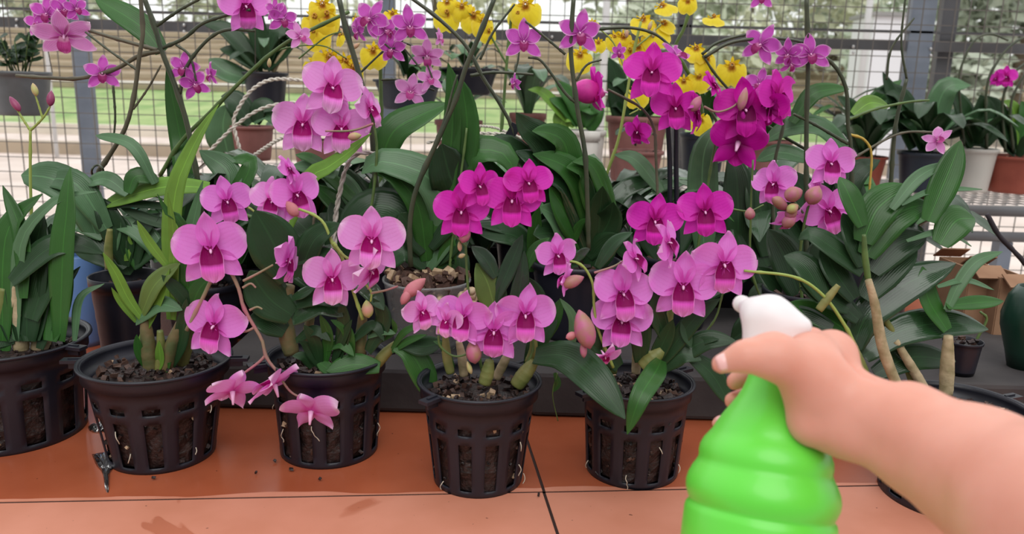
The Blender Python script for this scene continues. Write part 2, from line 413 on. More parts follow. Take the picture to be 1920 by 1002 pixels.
def crown():
    g = G(); rg = random.Random(4)
    for i in range(9):
        a = i * .7; g.add(*(lambda e: (e.v, e.f))(ellipsoid((.05 * math.cos(a), -.10 - .02 * (i % 3), -.02 + .05 * math.sin(a)), (rg.uniform(-1, 1), -1, rg.uniform(-1, 1)), .10, .03, 6, 5)))
    return mesh('crown', g.v, g.f, M_CROWN)
CROWN = crown()
FW = 0
def flower(pl, x, y, size, yaw=0, pitch=0, roll=0, var='pink', dy=0, name='flower', pos=None, sc=1.0):
    global FW
    FW += 1
    p = P(x, y, pl['y'] + dy); s = size * mpp(p) * (1.06 if var != 'yel' else 1.15) * sc
    rg = random.Random(FW)
    face = math.degrees(math.atan2(p.x, p.y)) * .7
    M_ = Matrix.Translation(p - ROOTW[pl['o'].name]) @ Matrix.Rotation(R(yaw - face), 4, 'Z') @ Matrix.Rotation(R(-pitch - 6), 4, 'X') @ Matrix.Rotation(R(-roll), 4, 'Y') @ Matrix.Diagonal((s * rg.uniform(.96, 1.04), s, s * rg.uniform(.96, 1.04), 1))
    o = link(name, CROWN if var == 'yel' else COLM, pl['o'], M_)
    for nm, me in PROTO[(var, FW % 3)]: link(nm, me, o, Matrix.Rotation(R(rg.uniform(-5, 5)), 4, 'Y') @ Matrix.Rotation(R(rg.uniform(-7, 7)), 4, 'X'))
    return o
def FL(pl, rows, var='pink', dy=0):
    for r in rows:
        v = var; r = list(r)
        if isinstance(r[-1], str): v = r.pop()
        flower(pl, *r, var=v, dy=dy)

# ---------------------------------------------------------------- pots
def medium(o, c, rt, z, seed, n=150, side=None, m=None, rbark=.006):
    """bark growing medium: lumpy top and the chips that show through the slots"""
    rg = random.Random(seed); g = G(); prof = []
    if side: rb, zb = side
    else: rb, zb = rt * .7, c.z + .004
    nn = 28; k = 9; base = len(g.v)
    for i in range(k):
        t = i / (k - 1)
        for j in range(nn):
            q = 2 * math.pi * j / nn; r = (rb + (rt - rb) * t) * rg.uniform(.91, .985); g.v.append(Vector((c.x + r * math.cos(q), c.y + r * math.sin(q), zb + (z - zb) * t)))
    g.f += [(i * nn + j, i * nn + (j + 1) % nn, (i + 1) * nn + (j + 1) % nn, (i + 1) * nn + j) for i in range(k - 1) for j in range(nn)]
    g.mi += [0] * ((k - 1) * nn)
    g.v.append(Vector((c.x, c.y, z + .006))); t = len(g.v) - 1
    g.f += [((k - 1) * nn + j, (k - 1) * nn + (j + 1) % nn, t) for j in range(nn)]; g.mi += [0] * nn
    for i in range(n):
        q = rg.uniform(0, 6.283); r = rt * math.sqrt(rg.random()) * .93; g.chip((c.x + r * math.cos(q), c.y + r * math.sin(q), z + rg.uniform(0, rbark * 1.4)), rbark * rg.uniform(.5, 1.3), rg, rg.choice((0, 0, 0, 0, 1, 1)) if rg.random() > .05 else 2)
    if side:
        for i in range(150):
            q = rg.uniform(0, 6.283); t = rg.random(); r = (rb + (rt - rb) * t) * .955; g.chip((c.x + r * math.cos(q), c.y + r * math.sin(q), zb + (z - zb) * t), .0048 * rg.uniform(.4, 1.1), rg, rg.choice((0, 0, 0, 1)) if rg.random() > .06 else 2)
    return g.obj('bark_mix', m or [M_BARK, M_CHIP, M_SHELL], o, smooth=False)

def net_pot(pl, c, rt, rb, h, seed, lug=0.3, roots=4):
    o = pl['o']; rg = random.Random(seed); n = 72; g = G()
    zs = [0, .03, .06, .14, .24, .34, .44, .54, .60, .63, .70, .76, .86, .865, .96, 1.0]
    def rad(t): return (rb + (rt * .93 - rb) * t) if t < .862 else rt * .965
    for ti, t in enumerate(zs):
        for j in range(n):
            q = 2 * math.pi * j / n; r = rad(t); r *= 1.006 if (t > .05 and t < .8 and j % 6 in (0,)) else 1
            g.v.append(c + Vector((r * math.cos(q), r * math.sin(q), h * t)))
    for i in range(len(zs) - 1):
        for j in range(n):
            slot = j % 6 in (2, 3, 4)
            if slot and (.06 <= zs[i] < .54 or .63 <= zs[i] < .70): continue
            g.f.append((i * n + j, i * n + (j + 1) % n, (i + 1) * n + (j + 1) % n, (i + 1) * n + j))
    g.f.append(tuple(reversed(range(n)))); g.mi = [0] * len(g.f)
    p = g.obj('net_pot', M_POT, o); md = p.modifiers.new('thickness', 'SOLIDIFY'); md.thickness = .0016; md.offset = -1
    g = G(); g.lathe([(rt * .955, h * .985), (rt * .96, h * 1.0), (rt * .985, h * 1.012), (rt * 1.015, h * 1.01), (rt * 1.02, h * .99), (rt * .99, h * .975), (rt * .955, h * .985)], c, 72)
    g.obj('rim', M_POT, o)
    for a in (lug, lug + math.pi):
        d = Vector((math.cos(a), math.sin(a), 0)); rz = Matrix.Rotation(a, 3, 'Z'); g = G()
        g.box(c + d * (rt * 1.02 + .008) + Vector((0, 0, h * .985)), (.020, .012, .0035), rz); g.box(c + d * (rt * 1.0 + .006) + Vector((0, 0, h * .96)), (.014, .0025, .012), rz)
        g.obj('lug', M_POT, o, smooth=False)
    medium(o, c, rt * .88, c.z + h * .84, seed, 190, (rb * .985, c.z + .006))
    for i in range(roots):
        q = rg.uniform(math.pi * 1.05, math.pi * 1.95); t = rg.uniform(.06, .62); r = rad(t) + .0012; pts = []; dq = rg.uniform(-.02, .02)
        ln = rg.randint(3, 6)
        for k in range(ln):
            pts.append(c + Vector(((r + .002 * math.sin(k)) * math.cos(q), (r + .002 * math.sin(k)) * math.sin(q), h * t - k * .0035))); q += dq + rg.uniform(-.03, .03)
        g = G(); g.tube(cr(pts, 3), .0005, 5); g.obj('root', M_ROOT, o)

def plain_pot(pl, c, rt, rb, h, m, ribs=0, rimh=.1, fill=True, seed=1, n=44, chips=60):
    o = pl['o']; prof = [(0.001, 0), (rb * .97, 0), (rb, .004)]
    k = 14
    for i in range(1, k + 1):
        t = i / k * (1 - rimh); r = rb + (rt * .95 - rb) * t
        if ribs and i % 2 == 0: r *= 1.012
        prof.append((r, h * t))
    prof += [(rt, h * (1 - rimh) + .001), (rt * 1.01, h * .995), (rt * .99, h), (rt * .94, h * .99), (rt * .92, h * .8), (rb * .9, h * .1)]
    g = G(); g.lathe(prof, c, n); g.obj('pot', m, o)
    if fill: medium(o, c, rt * .90, c.z + h * .86, seed, chips, rbark=.008 if rt > .05 else .005)
def plant(name, px, py, z, y, label, cat='orchid', group=None):
    """root empty standing at height z on world depth y under pixel column px"""
    p = P(px, py, y); loc = Vector((p.x, y, z)); return {'o': thing(name, loc, label, cat, group), 'y': y, 'c': loc}
def fan(pl, n, ln, w, tones, seed, h0, spread=(.0, 6.28), rise=(.5, 1.2), r0=.01, wide=.5):
    """arching leaves around the crown"""
    rg = random.Random(seed); c = pl['c'] + Vector((0, 0, h0))
    for i in range(n):
        a = spread[0] + (spread[1] - spread[0]) * (i + rg.uniform(.1, .9)) / n; d = Vector((math.cos(a), math.sin(a), 0)); l = ln * rg.uniform(.7, 1.1); e = rg.uniform(*rise)
        p0 = c + d * r0 + Vector((0, 0, rg.uniform(-.01, .02)))
        pts = [p0, p0 + d * l * .22 + Vector((0, 0, l * .30 * e)), p0 + d * l * .55 + Vector((0, 0, l * .46 * e)), p0 + d * l * .92 + Vector((0, 0, l * (.46 * e - .18)))]
        leaf(pl['o'], pts, w * rg.uniform(.8, 1.15), rg.choice(tones), nrm=(d * -.35 + Vector((0, -.1, 1))), round_=wide, n=11)
# ================================================================ setting
def quadbox(name, poly, z0, z1, m, parent=None):
    k = len(poly); vs = [Vector((a.x, a.y, z0)) for a in poly] + [Vector((a.x, a.y, z1)) for a in poly]
    fs = [tuple(reversed(range(k))), tuple(range(k, 2 * k))] + [(i, (i + 1) % k, k + (i + 1) % k, k + i) for i in range(k)]
    return wobj(name, vs, fs, m, parent, smooth=False)
def board_mat():  # wet stains; the shade on the rear boards is painted into the same mask
    a = NB('board_terracotta'); t = a.n('ShaderNodeNewGeometry'); sx = a.n('ShaderNodeSeparateXYZ'); a.l(t.outputs['Position'], sx.inputs[0])
    def nz(sc, det=3, dist=0):
        x = a.n('ShaderNodeTexNoise'); x.inputs['Scale'].default_value = sc; x.inputs['Detail'].default_value = det; x.inputs['Distortion'].default_value = dist; a.l(t.outputs['Position'], x.inputs['Vector']); return x.outputs['Fac']
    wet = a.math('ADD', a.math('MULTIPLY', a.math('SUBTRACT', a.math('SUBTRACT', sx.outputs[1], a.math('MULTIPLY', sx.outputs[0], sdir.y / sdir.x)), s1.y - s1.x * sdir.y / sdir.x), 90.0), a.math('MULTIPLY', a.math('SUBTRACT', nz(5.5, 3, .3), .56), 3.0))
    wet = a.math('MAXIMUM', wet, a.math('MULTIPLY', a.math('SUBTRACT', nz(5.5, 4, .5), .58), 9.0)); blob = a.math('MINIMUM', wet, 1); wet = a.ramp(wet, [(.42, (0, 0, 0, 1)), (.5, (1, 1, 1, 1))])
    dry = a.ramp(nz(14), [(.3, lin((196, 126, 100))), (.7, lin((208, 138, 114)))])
    wet_shade = a.ramp(nz(11), [(.3, lin((154, 78, 50))), (.7, lin((172, 92, 62)))])  # rear tone: wet boards plus painted-in shade
    base = a.mix(wet, dry, wet_shade); base = a.mix(a.math('MULTIPLY', a.math('LESS_THAN', a.math('SUBTRACT', a.math('SUBTRACT', sx.outputs[1], a.math('MULTIPLY', sx.outputs[0], sdir.y / sdir.x)), s1.y - s1.x * sdir.y / sdir.x), 0), .5), base, dry)
    specks = a.ramp(nz(150, 1), [(.76, (0, 0, 0, 1)), (.79, (1, 1, 1, 1))]); base = a.mix(a.math('MULTIPLY', specks, .8), base, lin((80, 40, 26)))
    a.l(base, a.b.inputs['Base Color'])
    a.l(a.ramp(wet, [(0, (.5, .5, .5, 1)), (1, (.22, .22, .22, 1))]), a.b.inputs['Roughness']); a.bump(nz(60), .06, .001); a.set(Specular_IOR_Level=.5)
    return a.m
s0, s1 = PZ(0, 943, 0), PZ(1020, 923, 0); sdir = (s1 - s0).normalized(); SEAMY = (s0.y + s1.y) / 2
v1 = PZ(1046, 1002, 0); vdir = (s1 - v1).normalized()
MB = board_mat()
tb = thing('table', (0, .9, -.75), 'terracotta orange boarded table, wet and with shade painted in under the front row of pots', 'table')
e = .0016; x0, x1, y0, y1 = -1.5, 1.6, .30, 1.62
def seam(x): return s1 + sdir * ((x - s1.x) / sdir.x)
def vs_(y): return s1 + vdir * ((y - s1.y) / vdir.y)
off = Vector((0, e, 0)); ox = Vector((e, 0, 0))
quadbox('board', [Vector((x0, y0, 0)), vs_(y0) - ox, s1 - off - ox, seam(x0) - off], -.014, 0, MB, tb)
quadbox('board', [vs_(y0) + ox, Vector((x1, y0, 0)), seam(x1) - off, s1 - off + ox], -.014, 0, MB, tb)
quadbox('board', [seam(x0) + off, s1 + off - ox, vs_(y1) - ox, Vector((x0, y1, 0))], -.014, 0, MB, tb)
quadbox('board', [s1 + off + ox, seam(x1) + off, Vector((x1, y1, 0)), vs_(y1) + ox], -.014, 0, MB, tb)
mf = mat('table_frame', (70, 36, 26), .7)
M_SEAM = mat('seam_dark', (44, 22, 16), .8)
for a_, b_2 in ((seam(x0), s1), (s1, seam(x1)), (vs_(y0), s1), (s1, vs_(y1))):
    dd = (b_2 - a_).normalized(); nn_ = Vector((-dd.y, dd.x, 0)) * e * .98; quadbox('seam', [a_ - nn_, b_2 - nn_, b_2 + nn_, a_ + nn_], -.013, -.0006, M_SEAM, tb)
g = G(); g.box((.05, .96, -.0215), (3.08, 1.30, .014)); g.obj('underboard', mf, tb, smooth=False)
for (x, y) in ((-1.42, .36), (1.52, .36), (-1.42, 1.56), (1.52, 1.56)):
    g = G(); g.box((x, y, -.389), (.05, .05, .72)); g.obj('leg', M_STEELD, tb, smooth=False)
# ground outside and inside
def gmat(name, c1, c2, sc, rough=.8):
    return mat(name, c1, rough, c2, sc, .2, sc * 4)
M_PAVE = gmat('pavement', (226, 212, 204), (206, 190, 180), 1.2)
def plane(name, pts, m, kind='structure', th=.05):
    k = len(pts); vs = list(pts) + [Vector(p) - Vector((0, 0, th)) for p in pts]
    fs = [tuple(range(k)), tuple(reversed(range(k, 2 * k)))] + [(i, k + i, k + (i + 1) % k, (i + 1) % k) for i in range(k)]
    o = wobj(name, vs, fs, m, None, smooth=False); o['kind'] = kind; return o
V = Vector
plane('floor', [V((-25, -1, -.75)), V((25, -1, -.75)), V((25, 17.2, -.75)), V((-25, 17.2, -.75))], M_PAVE)
g = G(); g.box((0, 12.6, -.66), (44, .35, .18)); o = g.obj('trim_1', gmat('kerb', (176, 160, 140), (160, 146, 128), 2), None, smooth=False); struct(o)
g = G(); g.box((0, 17.0, -.64), (44, .3, .22)); o = g.obj('trim_2', gmat('kerb_white', (222, 214, 200), (204, 196, 182), 2), None, smooth=False); struct(o)
M_GRASS = mat('lawn', (128, 160, 96), .9, (168, 186, 126), 1.5)
o = plane('floor_lawn', [V((-30, 17.2, -.75)), V((9, 17.2, -.75)), V((9, 25, .12)), V((-30, 25, .12))], M_GRASS); o.name = 'grass_bank'
tag(o, 'pale green grass bank beyond the wire fence', 'grass', kind='stuff')
plane('ground_bank', [V((9, 17.2, -.75)), V((40, 17.2, -.75)), V((40, 60, .6)), V((9, 60, .6))], gmat('bare_earth', (206, 186, 172), (178, 166, 146), .5))
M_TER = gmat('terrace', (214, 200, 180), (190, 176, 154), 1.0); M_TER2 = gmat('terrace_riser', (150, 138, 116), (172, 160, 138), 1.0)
tr = thing('terrace_steps', (-5, 25, .1), 'broad pale stone terrace steps rising behind the grass bank', 'steps')
zz, yy = .08, 25.0
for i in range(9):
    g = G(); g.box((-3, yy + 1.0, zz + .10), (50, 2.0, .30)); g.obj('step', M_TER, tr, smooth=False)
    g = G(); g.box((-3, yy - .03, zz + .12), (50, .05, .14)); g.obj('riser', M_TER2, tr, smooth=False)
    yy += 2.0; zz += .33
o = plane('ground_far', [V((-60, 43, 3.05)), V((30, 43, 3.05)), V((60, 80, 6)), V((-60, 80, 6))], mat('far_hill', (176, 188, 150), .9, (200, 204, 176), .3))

# wire fence at the back of the shade house
FY = 2.8
fc = thing('wire_fence', (0, FY, -.75), 'square wire mesh fence with grey steel posts and rail behind the plants', 'fence')
g = G(); X0, X1, Z0, Z1 = -2.6, 2.7, -.7, 1.25
x = X0
while x < X1: g.box((x + rnd.uniform(-.002, .002), FY, (Z0 + Z1) / 2), (.0028, .0028, Z1 - Z0), Matrix.Rotation(rnd.uniform(-.002, .002), 3, 'Y')); x += .052
z = Z0
while z < Z1: g.box(((X0 + X1) / 2, FY + .003, z), (X1 - X0, .0028, .0028)); z += .052
g.obj('wire_mesh', M_WIRE, fc, smooth=False)
def post(px0, py0, w, m, d=.04, y=FY + .05):
    p = P(px0, py0, y); q = mpp(p); g = G(); g.box((p.x, y, .25), (w * q, d, 2.0)); b = g.obj('post', m, fc, smooth=False)
    mdf = b.modifiers.new('b', 'BEVEL'); mdf.width = .004; mdf.segments = 2; return p
post(158, 150, 30, M_STEEL); post(728, 60, 26, M_STEEL); post(1281, 80, 27, M_STEELD); post(1722, 70, 46, M_STEEL); post(1772, 70, 30, M_STEELD, y=FY + .1)
pr = P(960, 66, FY + .03); g = G(); g.box((0.05, FY + .045, pr.z), (5.2, .02, .034)); g.box((0.05, FY + .04, pr.z + .045), (5.2, .02, .008)); g.obj('rail', M_STEELD, fc, smooth=False)
for bx in (31, 345, 880, 1035, 1600, 1745):
    for k in (0, 1):
        p = P(bx, 36 + bx * .032 + k * 12, FY + .028); g = G(); g.add(*(lambda e: (e.v, e.f))(ellipsoid(p, (0, 1, 0), .012, .006, 8, 6))); g.obj('bolt', M_BOLT, fc)
# far yard
def pole(px, w, y, m, label, h=6):
    p = P(px, 100, y); q = mpp(p); g = G(); g.tube([(p.x, y, -.75 if y < 20 else 0), (p.x, y, h)], w * q / 2, 10); o = g.obj('pole', m); tag(o, label, 'pole', 'poles in the far yard'); return o
mw = mat('pole_white', (216, 220, 224), .6)
pole(1133, 14, 12, mw, 'thin white pole far behind the middle of the fence, above the yellow flowers')
pole(1620, 12, 14, mw, 'thin white pole far behind the fence beside the white shed')
pole(88, 8, 12, mw, 'thin pale pole far behind the fence above the grey hanging pot')
p0, p1 = P(1640, 30, 16), P(1692, 158, 16)
sh = thing('shed', ((p0.x + p1.x) / 2, 16.4, -.75), 'small white walled shed far behind the fence', 'shed')
g = G(); g.box(((p0.x + p1.x) / 2, 16.5, (p0.z - .75) / 2), (p1.x - p0.x, 1.0, p0.z + .75)); g.obj('wall', mat('shed_white', (228, 230, 236), .7), sh, smooth=False)
g = G(); g.box(((p0.x + p1.x) / 2, 16.5, p0.z + .04), (p1.x - p0.x + .12, 1.15, .07)); g.obj('roof', mat('shed_roof', (150, 150, 150), .7), sh, smooth=False)
M_TRUNK = mat('tree_trunk', (96, 86, 74), .9, (120, 108, 92), 3)
def tree(px, y, w, zb, h, c, label, seed, n=2600, cr_z=.18):
    rg = random.Random(seed); x = P(px, 100, y).x; t = thing('tree', (x, y, zb), label, 'tree', 'trees beyond the fence')
    pts = [V((x, y, zb)), V((x + rg.uniform(-.1, .1), y, zb + h * .3)), V((x + rg.uniform(-.3, .3), y, zb + h * .75))]
    g = G(); g.tube(cr(pts), [.11 + .012 * w] * 6 + [.08] * 5, 9); g.obj('trunk', M_TRUNK, t)
    g = G(); cs = [(V((x + rg.uniform(-.5, .5) * w, y + rg.uniform(-.4, .4) * w, zb + h * rg.uniform(cr_z, 1))), w * rg.uniform(.18, .34)) for _ in range(14)]
    for i in range(n):
        cc, r = rg.choice(cs); d = V((rg.gauss(0, 1), rg.gauss(0, 1), rg.gauss(0, 1))).normalized(); p = cc + d * r * rg.uniform(.6, 1.05)
        a = V((rg.gauss(0, 1), rg.gauss(0, 1), rg.gauss(0, 1))).normalized(); b = a.orthogonal().normalized(); s = rg.uniform(.16, .34) * (w / 5) ** .5
        g.add([p - a * s, p + b * s * .45, p + a * s, p - b * s * .45], [(0, 1, 2, 3)])
    g.obj('foliage', mat('tree_foliage_%d_%d' % (c[0], c[1]), c, .7, tuple(min(255, int(v * 1.15)) for v in c), 2), t)  # distance haze is painted in: foliage colours are paled and greyed
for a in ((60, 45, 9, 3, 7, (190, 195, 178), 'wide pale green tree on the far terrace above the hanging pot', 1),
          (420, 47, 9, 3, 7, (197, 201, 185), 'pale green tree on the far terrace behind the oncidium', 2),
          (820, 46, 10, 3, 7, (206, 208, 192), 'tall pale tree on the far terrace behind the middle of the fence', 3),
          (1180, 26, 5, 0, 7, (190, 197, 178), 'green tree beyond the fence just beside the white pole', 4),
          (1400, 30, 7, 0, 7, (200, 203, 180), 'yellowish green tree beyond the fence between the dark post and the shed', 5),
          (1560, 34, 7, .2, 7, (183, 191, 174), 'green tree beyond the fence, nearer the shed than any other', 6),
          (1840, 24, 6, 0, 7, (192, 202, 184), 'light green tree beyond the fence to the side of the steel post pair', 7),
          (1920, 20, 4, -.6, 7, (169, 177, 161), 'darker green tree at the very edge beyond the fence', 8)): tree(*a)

# steel bench at the back with wire top
BZ = .155; bx0, bx1, by0, by1 = P(420, 350, 2.1).x, 2.3, 2.02, 2.62
bn = thing('steel_bench', ((bx0 + bx1) / 2, 2.3, -.75), 'galvanised steel tube bench with wire mesh top along the fence', 'bench')
for (z, y) in ((BZ - .02, by0), (BZ - .085, by0), (BZ - .02, by1)):
    g = G(); g.tube([(bx0, y, z), (bx1, y, z)], .013, 12); g.obj('tube', M_STEELD, bn)
g = G(); x = bx0
while x < bx1: g.box((x, 2.32, BZ - .003), (.003, .6, .003)); x += .03
y = by0
while y < by1: g.box(((bx0 + bx1) / 2, y, BZ - .006), (bx1 - bx0, .003, .003)); y += .05
g.obj('wire_top', M_BOLT, bn, smooth=False)
for px in (440, 1080, 1700, 1893):
    p = P(px, 430, by0); g = G(); g.box((p.x, by0 + .02, (-.75 + BZ - .1) / 2), (.034, .034, .75 + BZ - .1)); g.obj('leg', M_STEEL, bn, smooth=False)
# ================================================================ front row of net pots
FG = 'orchids in black net pots in the front row'
def np_plant(bx, by, rimpx, rimw, bw, label, seed, lug=.3):
    c = PZ(bx, by, 0); pl = {'o': thing('potted_orchid', c, label, 'orchid', FG), 'y': c.y, 'c': c}
    top = P(rimpx[0], rimpx[1], c.y); q = mpp(top); h = top.z
    net_pot(pl, c, rimw / 2 * q, bw / 2 * mpp(c), h, seed, lug); pl['h'] = h; return pl
A = np_plant(30, 806, (45, 634), 285, 240, 'leafy flowerless orchid in the black net pot at the end of the front row', 1, -.25)
B = np_plant(306, 848, (299, 672), 268, 186, 'black net pot orchid with pink flowers drooping from a zigzag stem over its rim', 2, .12)
C = np_plant(618, 840, (617, 665), 224, 178, 'black net pot orchid behind three drooping flowers, with two thick brown canes', 3, .5)
D = np_plant(896, 895, (915, 712), 230, 164, 'orchid in the nearest black net pot with four pale pink flowers over its rim', 4, .9)
E = np_plant(1184, 878, (1186, 712), 212, 170, 'orchid in black net pot beside the spray bottle with two leaves crossing down its front', 5, .6)
Fp = np_plant(1770, 925, (1768, 760), 262, 230, 'tall leafy orchid with bare lower cane in a black net pot behind the reaching arm', 6, .4)

# --- A
for a in (('30,640 33,520 45,440 99,380 132,365 182,360', 22, 2), ('112,640 118,470 125,400 128,350 132,314', 40, 1), ('5,640 5,500 20,420 79,364', 46, 1),
          ('50,640 52,540 65,470 82,402', 64, 0), ('22,530 85,470 140,457 192,476', 44, 0), ('60,640 62,560 66,470', 56, 0), ('95,640 112,560 128,480', 44, 1),
          ('30,640 10,540 0,420', 46, 0), ('45,560 40,440 5,348', 26, 1), ('10,650 -10,560 -30,470', 60, 0), ('5,660 0,570 12,500', 50, 1), ('60,600 90,500 96,420', 50, 0),
          ('140,640 150,560 196,532', 14, 2), ('45,680 20,662 -8,650', 24, 3), ('75,655 105,560 150,500', 26, 0)): L(A, a[0], a[1], a[2], dy=-.01, tip=.02)
cane(A, '40,660 36,600 30,535', 15, M_CANEC); cane(A, '74,660 80,630 92,585', 17, M_CANEC, .01); cane(A, '8,665 4,600 8,540', 13, M_CANEG)
stem(A, '50,620 60,480 57,340 57,240', 3.2, M_STEMY, .05); stem(A, '57,245 80,222 94,200', 2.4, M_STEMY, .05); stem(A, '57,245 42,222 32,205', 2.4, M_STEMY, .05); stem(A, '80,222 70,190 64,172', 2, M_STEMY, .05)
bud(A, 28, 195, 36, 14, 130, M_BUDD, .05); bud(A, 95, 185, 30, 15, 88, M_BUDD, .05); bud(A, 65, 168, 26, 12, 110, M_BUDG, .05)
# --- B
cane(B, '283,698 278,650 272,600', 14); cane(B, '312,695 322,650 348,590', 13); cane(B, '340,690 352,640 372,590', 12, M_CANEG, .02); cane(B, '297,700 302,660 300,620', 9, M_CANEG)
for a in (('268,600 240,560 218,515 193,474', 18, 3), ('318,505 280,455 257,414', 15, 3), ('262,640 300,560 318,505', 16, 3), ('345,600 345,430 315,400 295,364', 17, 1), ('325,600 326,465 322,410 314,362', 16, 3),
          ('265,590 290,535 338,494', 34, 5), ('254,604 298,572 342,582', 30, 2), ('366,590 338,550 303,516', 22, 0), ('352,600 372,545 398,518', 40, 1), ('255,604 225,565 209,540', 10, 3),
          ('290,700 300,680 298,640', 16, 3), ('276,692 262,660 256,628', 16, 1), ('290,700 310,695 320,680', 14, 1), ('320,690 340,640 350,560', 26, 0)): L(B, a[0], a[1], a[2], tip=-.01)
L(B, '322,600 322,440 330,355 350,300 378,245 410,196', 32, 3, dy=.05); L(B, '345,600 352,470 362,420 380,340', 26, 2, dy=.05)
stem(B, '350,620 380,560 400,520 425,503 447,540 456,575 474,608 492,640 499,670 522,700', 4, M_STEMP, -.03)
stem(B, '499,665 485,680 455,702', 3, M_STEMP, -.03, nodes=False); stem(B, '456,527 480,515 512,497', 2.6, M_STEMP, -.03, nodes=False); stem(B, '480,613 460,622 430,622', 2.6, M_STEMP, -.03, nodes=False)
stem(B, '455,540 470,532 480,540', 2.4, M_STEMP, -.03, nodes=False); stem(B, '468,582 482,576 492,580', 2.4, M_STEMP, -.03, nodes=False); stem(B, '520,700 545,735 575,750', 2.6, M_STEMP, -.04, nodes=False)
FL(B, [(395, 470, 134, 5, 0, 6), (402, 612, 112, -22, 0, -6), (537, 490, 88, 68, -10, -20)], 'pink', -.035)
FL(B, [(436, 735, 104, -165, 32, 20), (515, 722, 100, -130, 40, 25), (583, 772, 104, 170, 30, -6)], 'light', -.05)
# --- C
cane(C, '547,664 535,615 532,586 543,535', 16, M_CANE, -.02); cane(C, '674,670 678,618 681,580', 11, M_CANE, -.02); cane(C, '706,684 722,664 742,645', 11, M_CANEG, -.02); cane(C, '580,660 578,620 585,585', 10, M_CANE, .02)
for a in (('742,648 770,662 794,702 808,752', 42, 1), ('712,690 665,684 612,696', 36, 1), ('598,680 612,690 628,700', 20, 1), ('612,655 640,645 664,668', 17, 1), ('548,602 600,572 643,594', 38, 4),
          ('556,572 600,556 648,574', 32, 0), ('558,492 600,476 645,480', 24, 4), ('548,560 570,550 592,538', 18, 4), ('548,592 505,560 468,508', 66, 0), ('545,525 512,455 478,395', 78, 0),
          ('535,622 500,602 466,597', 44, 0), ('652,525 690,542 720,582', 30, 4), ('735,655 760,622 802,606', 12, 1), ('735,660 765,640 800,628', 13, 1), ('715,640 740,620 735,598', 10, 1),
          ('690,632 715,622 742,626', 14, 2), ('755,645 795,650 832,642', 34, 0), ('600,680 590,640 570,610', 20, 0), ('610,680 615,630 600,590', 18, 1), ('625,680 640,640 660,600', 16, 0),
          ('600,690 575,650 560,640', 16, 0), ('630,680 645,620 640,560', 24, 0), ('660,670 650,620 620,600', 18, 1), ('585,690 570,670 548,668', 16, 0), ('555,640 590,620 620,640', 18, 0), ('690,660 720,600 700,560', 28, 0),
          ('560,520 590,450 640,420', 44, 0), ('660,640 700,610 720,640', 18, 0)): L(C, a[0], a[1], a[2], dy=-.03, tip=-.04)
stem(C, '680,600 660,540 640,480 625,460 608,420 588,403 560,392', 3.4, M_STEMY, -.04); stem(C, '590,400 582,450 562,492', 2.4, M_STEMB, -.03); stem(C, '625,455 645,480 672,495', 3.2, M_STEMY, -.045)
stem(C, '665,495 685,532 696,548 695,566', 2.6, M_STEMY, -.045, nodes=False); stem(C, '696,550 722,545 746,537', 2.4, M_STEMP, -.045, nodes=False)
FL(C, [(512, 378, 90, -16, 0, -6), (556, 366, 96, 20, 0, 10, 'pink'), (540, 318, 58, 70, 20, 0, 'pink')], 'light', -.02)
FL(C, [(697, 452, 122, 2, 0, 0), (622, 524, 108, 14, 0, -6), (694, 508, 92, 60, -30, 14)], 'light', -.06)
flower(C, 426, 379, 92, 12, 0, 6, 'pink', -.0); stem(C, '535,560 520,470 480,400 440,380', 2.6, M_STEMY, .01)
bud(C, 689, 580, 34, 22, 100, M_BUDG, -.045); bud(C, 777, 540, 54, 26, 40, M_WILT, -.045); bud(C, 762, 556, 36, 18, 60, M_WILT, -.05); bud(C, 548, 392, 36, 22, 130, M_WILT, -.03)
# --- D
cane(D, '908,720 914,700 918,676', 13, M_CANEG, -.02); cane(D, '968,724 985,700 1002,678', 15, M_CANEG); cane(D, '845,700 838,670 835,630', 9, M_CANEG); cane(D, '930,710 945,680 960,650', 9, M_CANEC, .02); cane(D, '870,705 866,670 860,640', 9, M_CANEC, .01)
cane(D, '990,680 1000,655 1000,620', 8, M_CANEG, .01)
for a in (('930,590 914,530 893,494', 46, 5), ('930,560 962,485 980,440', 26, 4), ('960,640 978,520 983,470', 28, 4), ('985,505 1003,470 1030,446', 20, 1),
          ('930,520 910,486 884,462', 26, 4), ('1040,700 1046,720 1036,736', 10, 1), ('850,690 830,650 812,640', 12, 1), ('950,600 940,560 945,530', 20, 0), ('990,690 1010,640 1045,600', 30, 0)): L(D, a[0], a[1], a[2], dy=.02)
L(D, '1003,668,.78 1060,668,.755 1115,712,.72 1172,786,.70', 60, 0); L(D, '1002,640 1003,565 990,520', 40, 0, dy=.03); L(D, '1020,640 1042,590 1052,560', 24, 1, dy=.03)
stem(D, '905,700 884,600 876,520 873,455', 3, M_STEMG, .02); stem(D, '873,462 850,440 842,430', 2, M_STEMG, .01, nodes=False); stem(D, '912,700 925,640 900,600', 3, M_STEMG, 0); stem(D, '985,690 1000,650 985,600', 2.6, M_STEMG, 0)
stem(D, '822,630 826,650 850,668 876,664 886,650', 2.4, M_STEMG, -.02, nodes=False); stem(D, '1045,700 1036,740 1046,790', 1.2, M_STEMG, .02, nodes=False)
FL(D, [(898, 350, 82, 28, 0, 0), (991, 344, 88, 10, 0, 8), (865, 398, 104, 0, 0, 0), (960, 377, 108, 0, 0, 0)], 'mag', 0)
FL(D, [(791, 586, 76, 26, 0, 10, 'light'), (838, 604, 66, -30, 0, 0, 'light'), (868, 596, 100, -12, 0, -6), (985, 592, 112, 4, 0, 0), (926, 623, 112, 0, 0, 0)], 'pink', -.03)
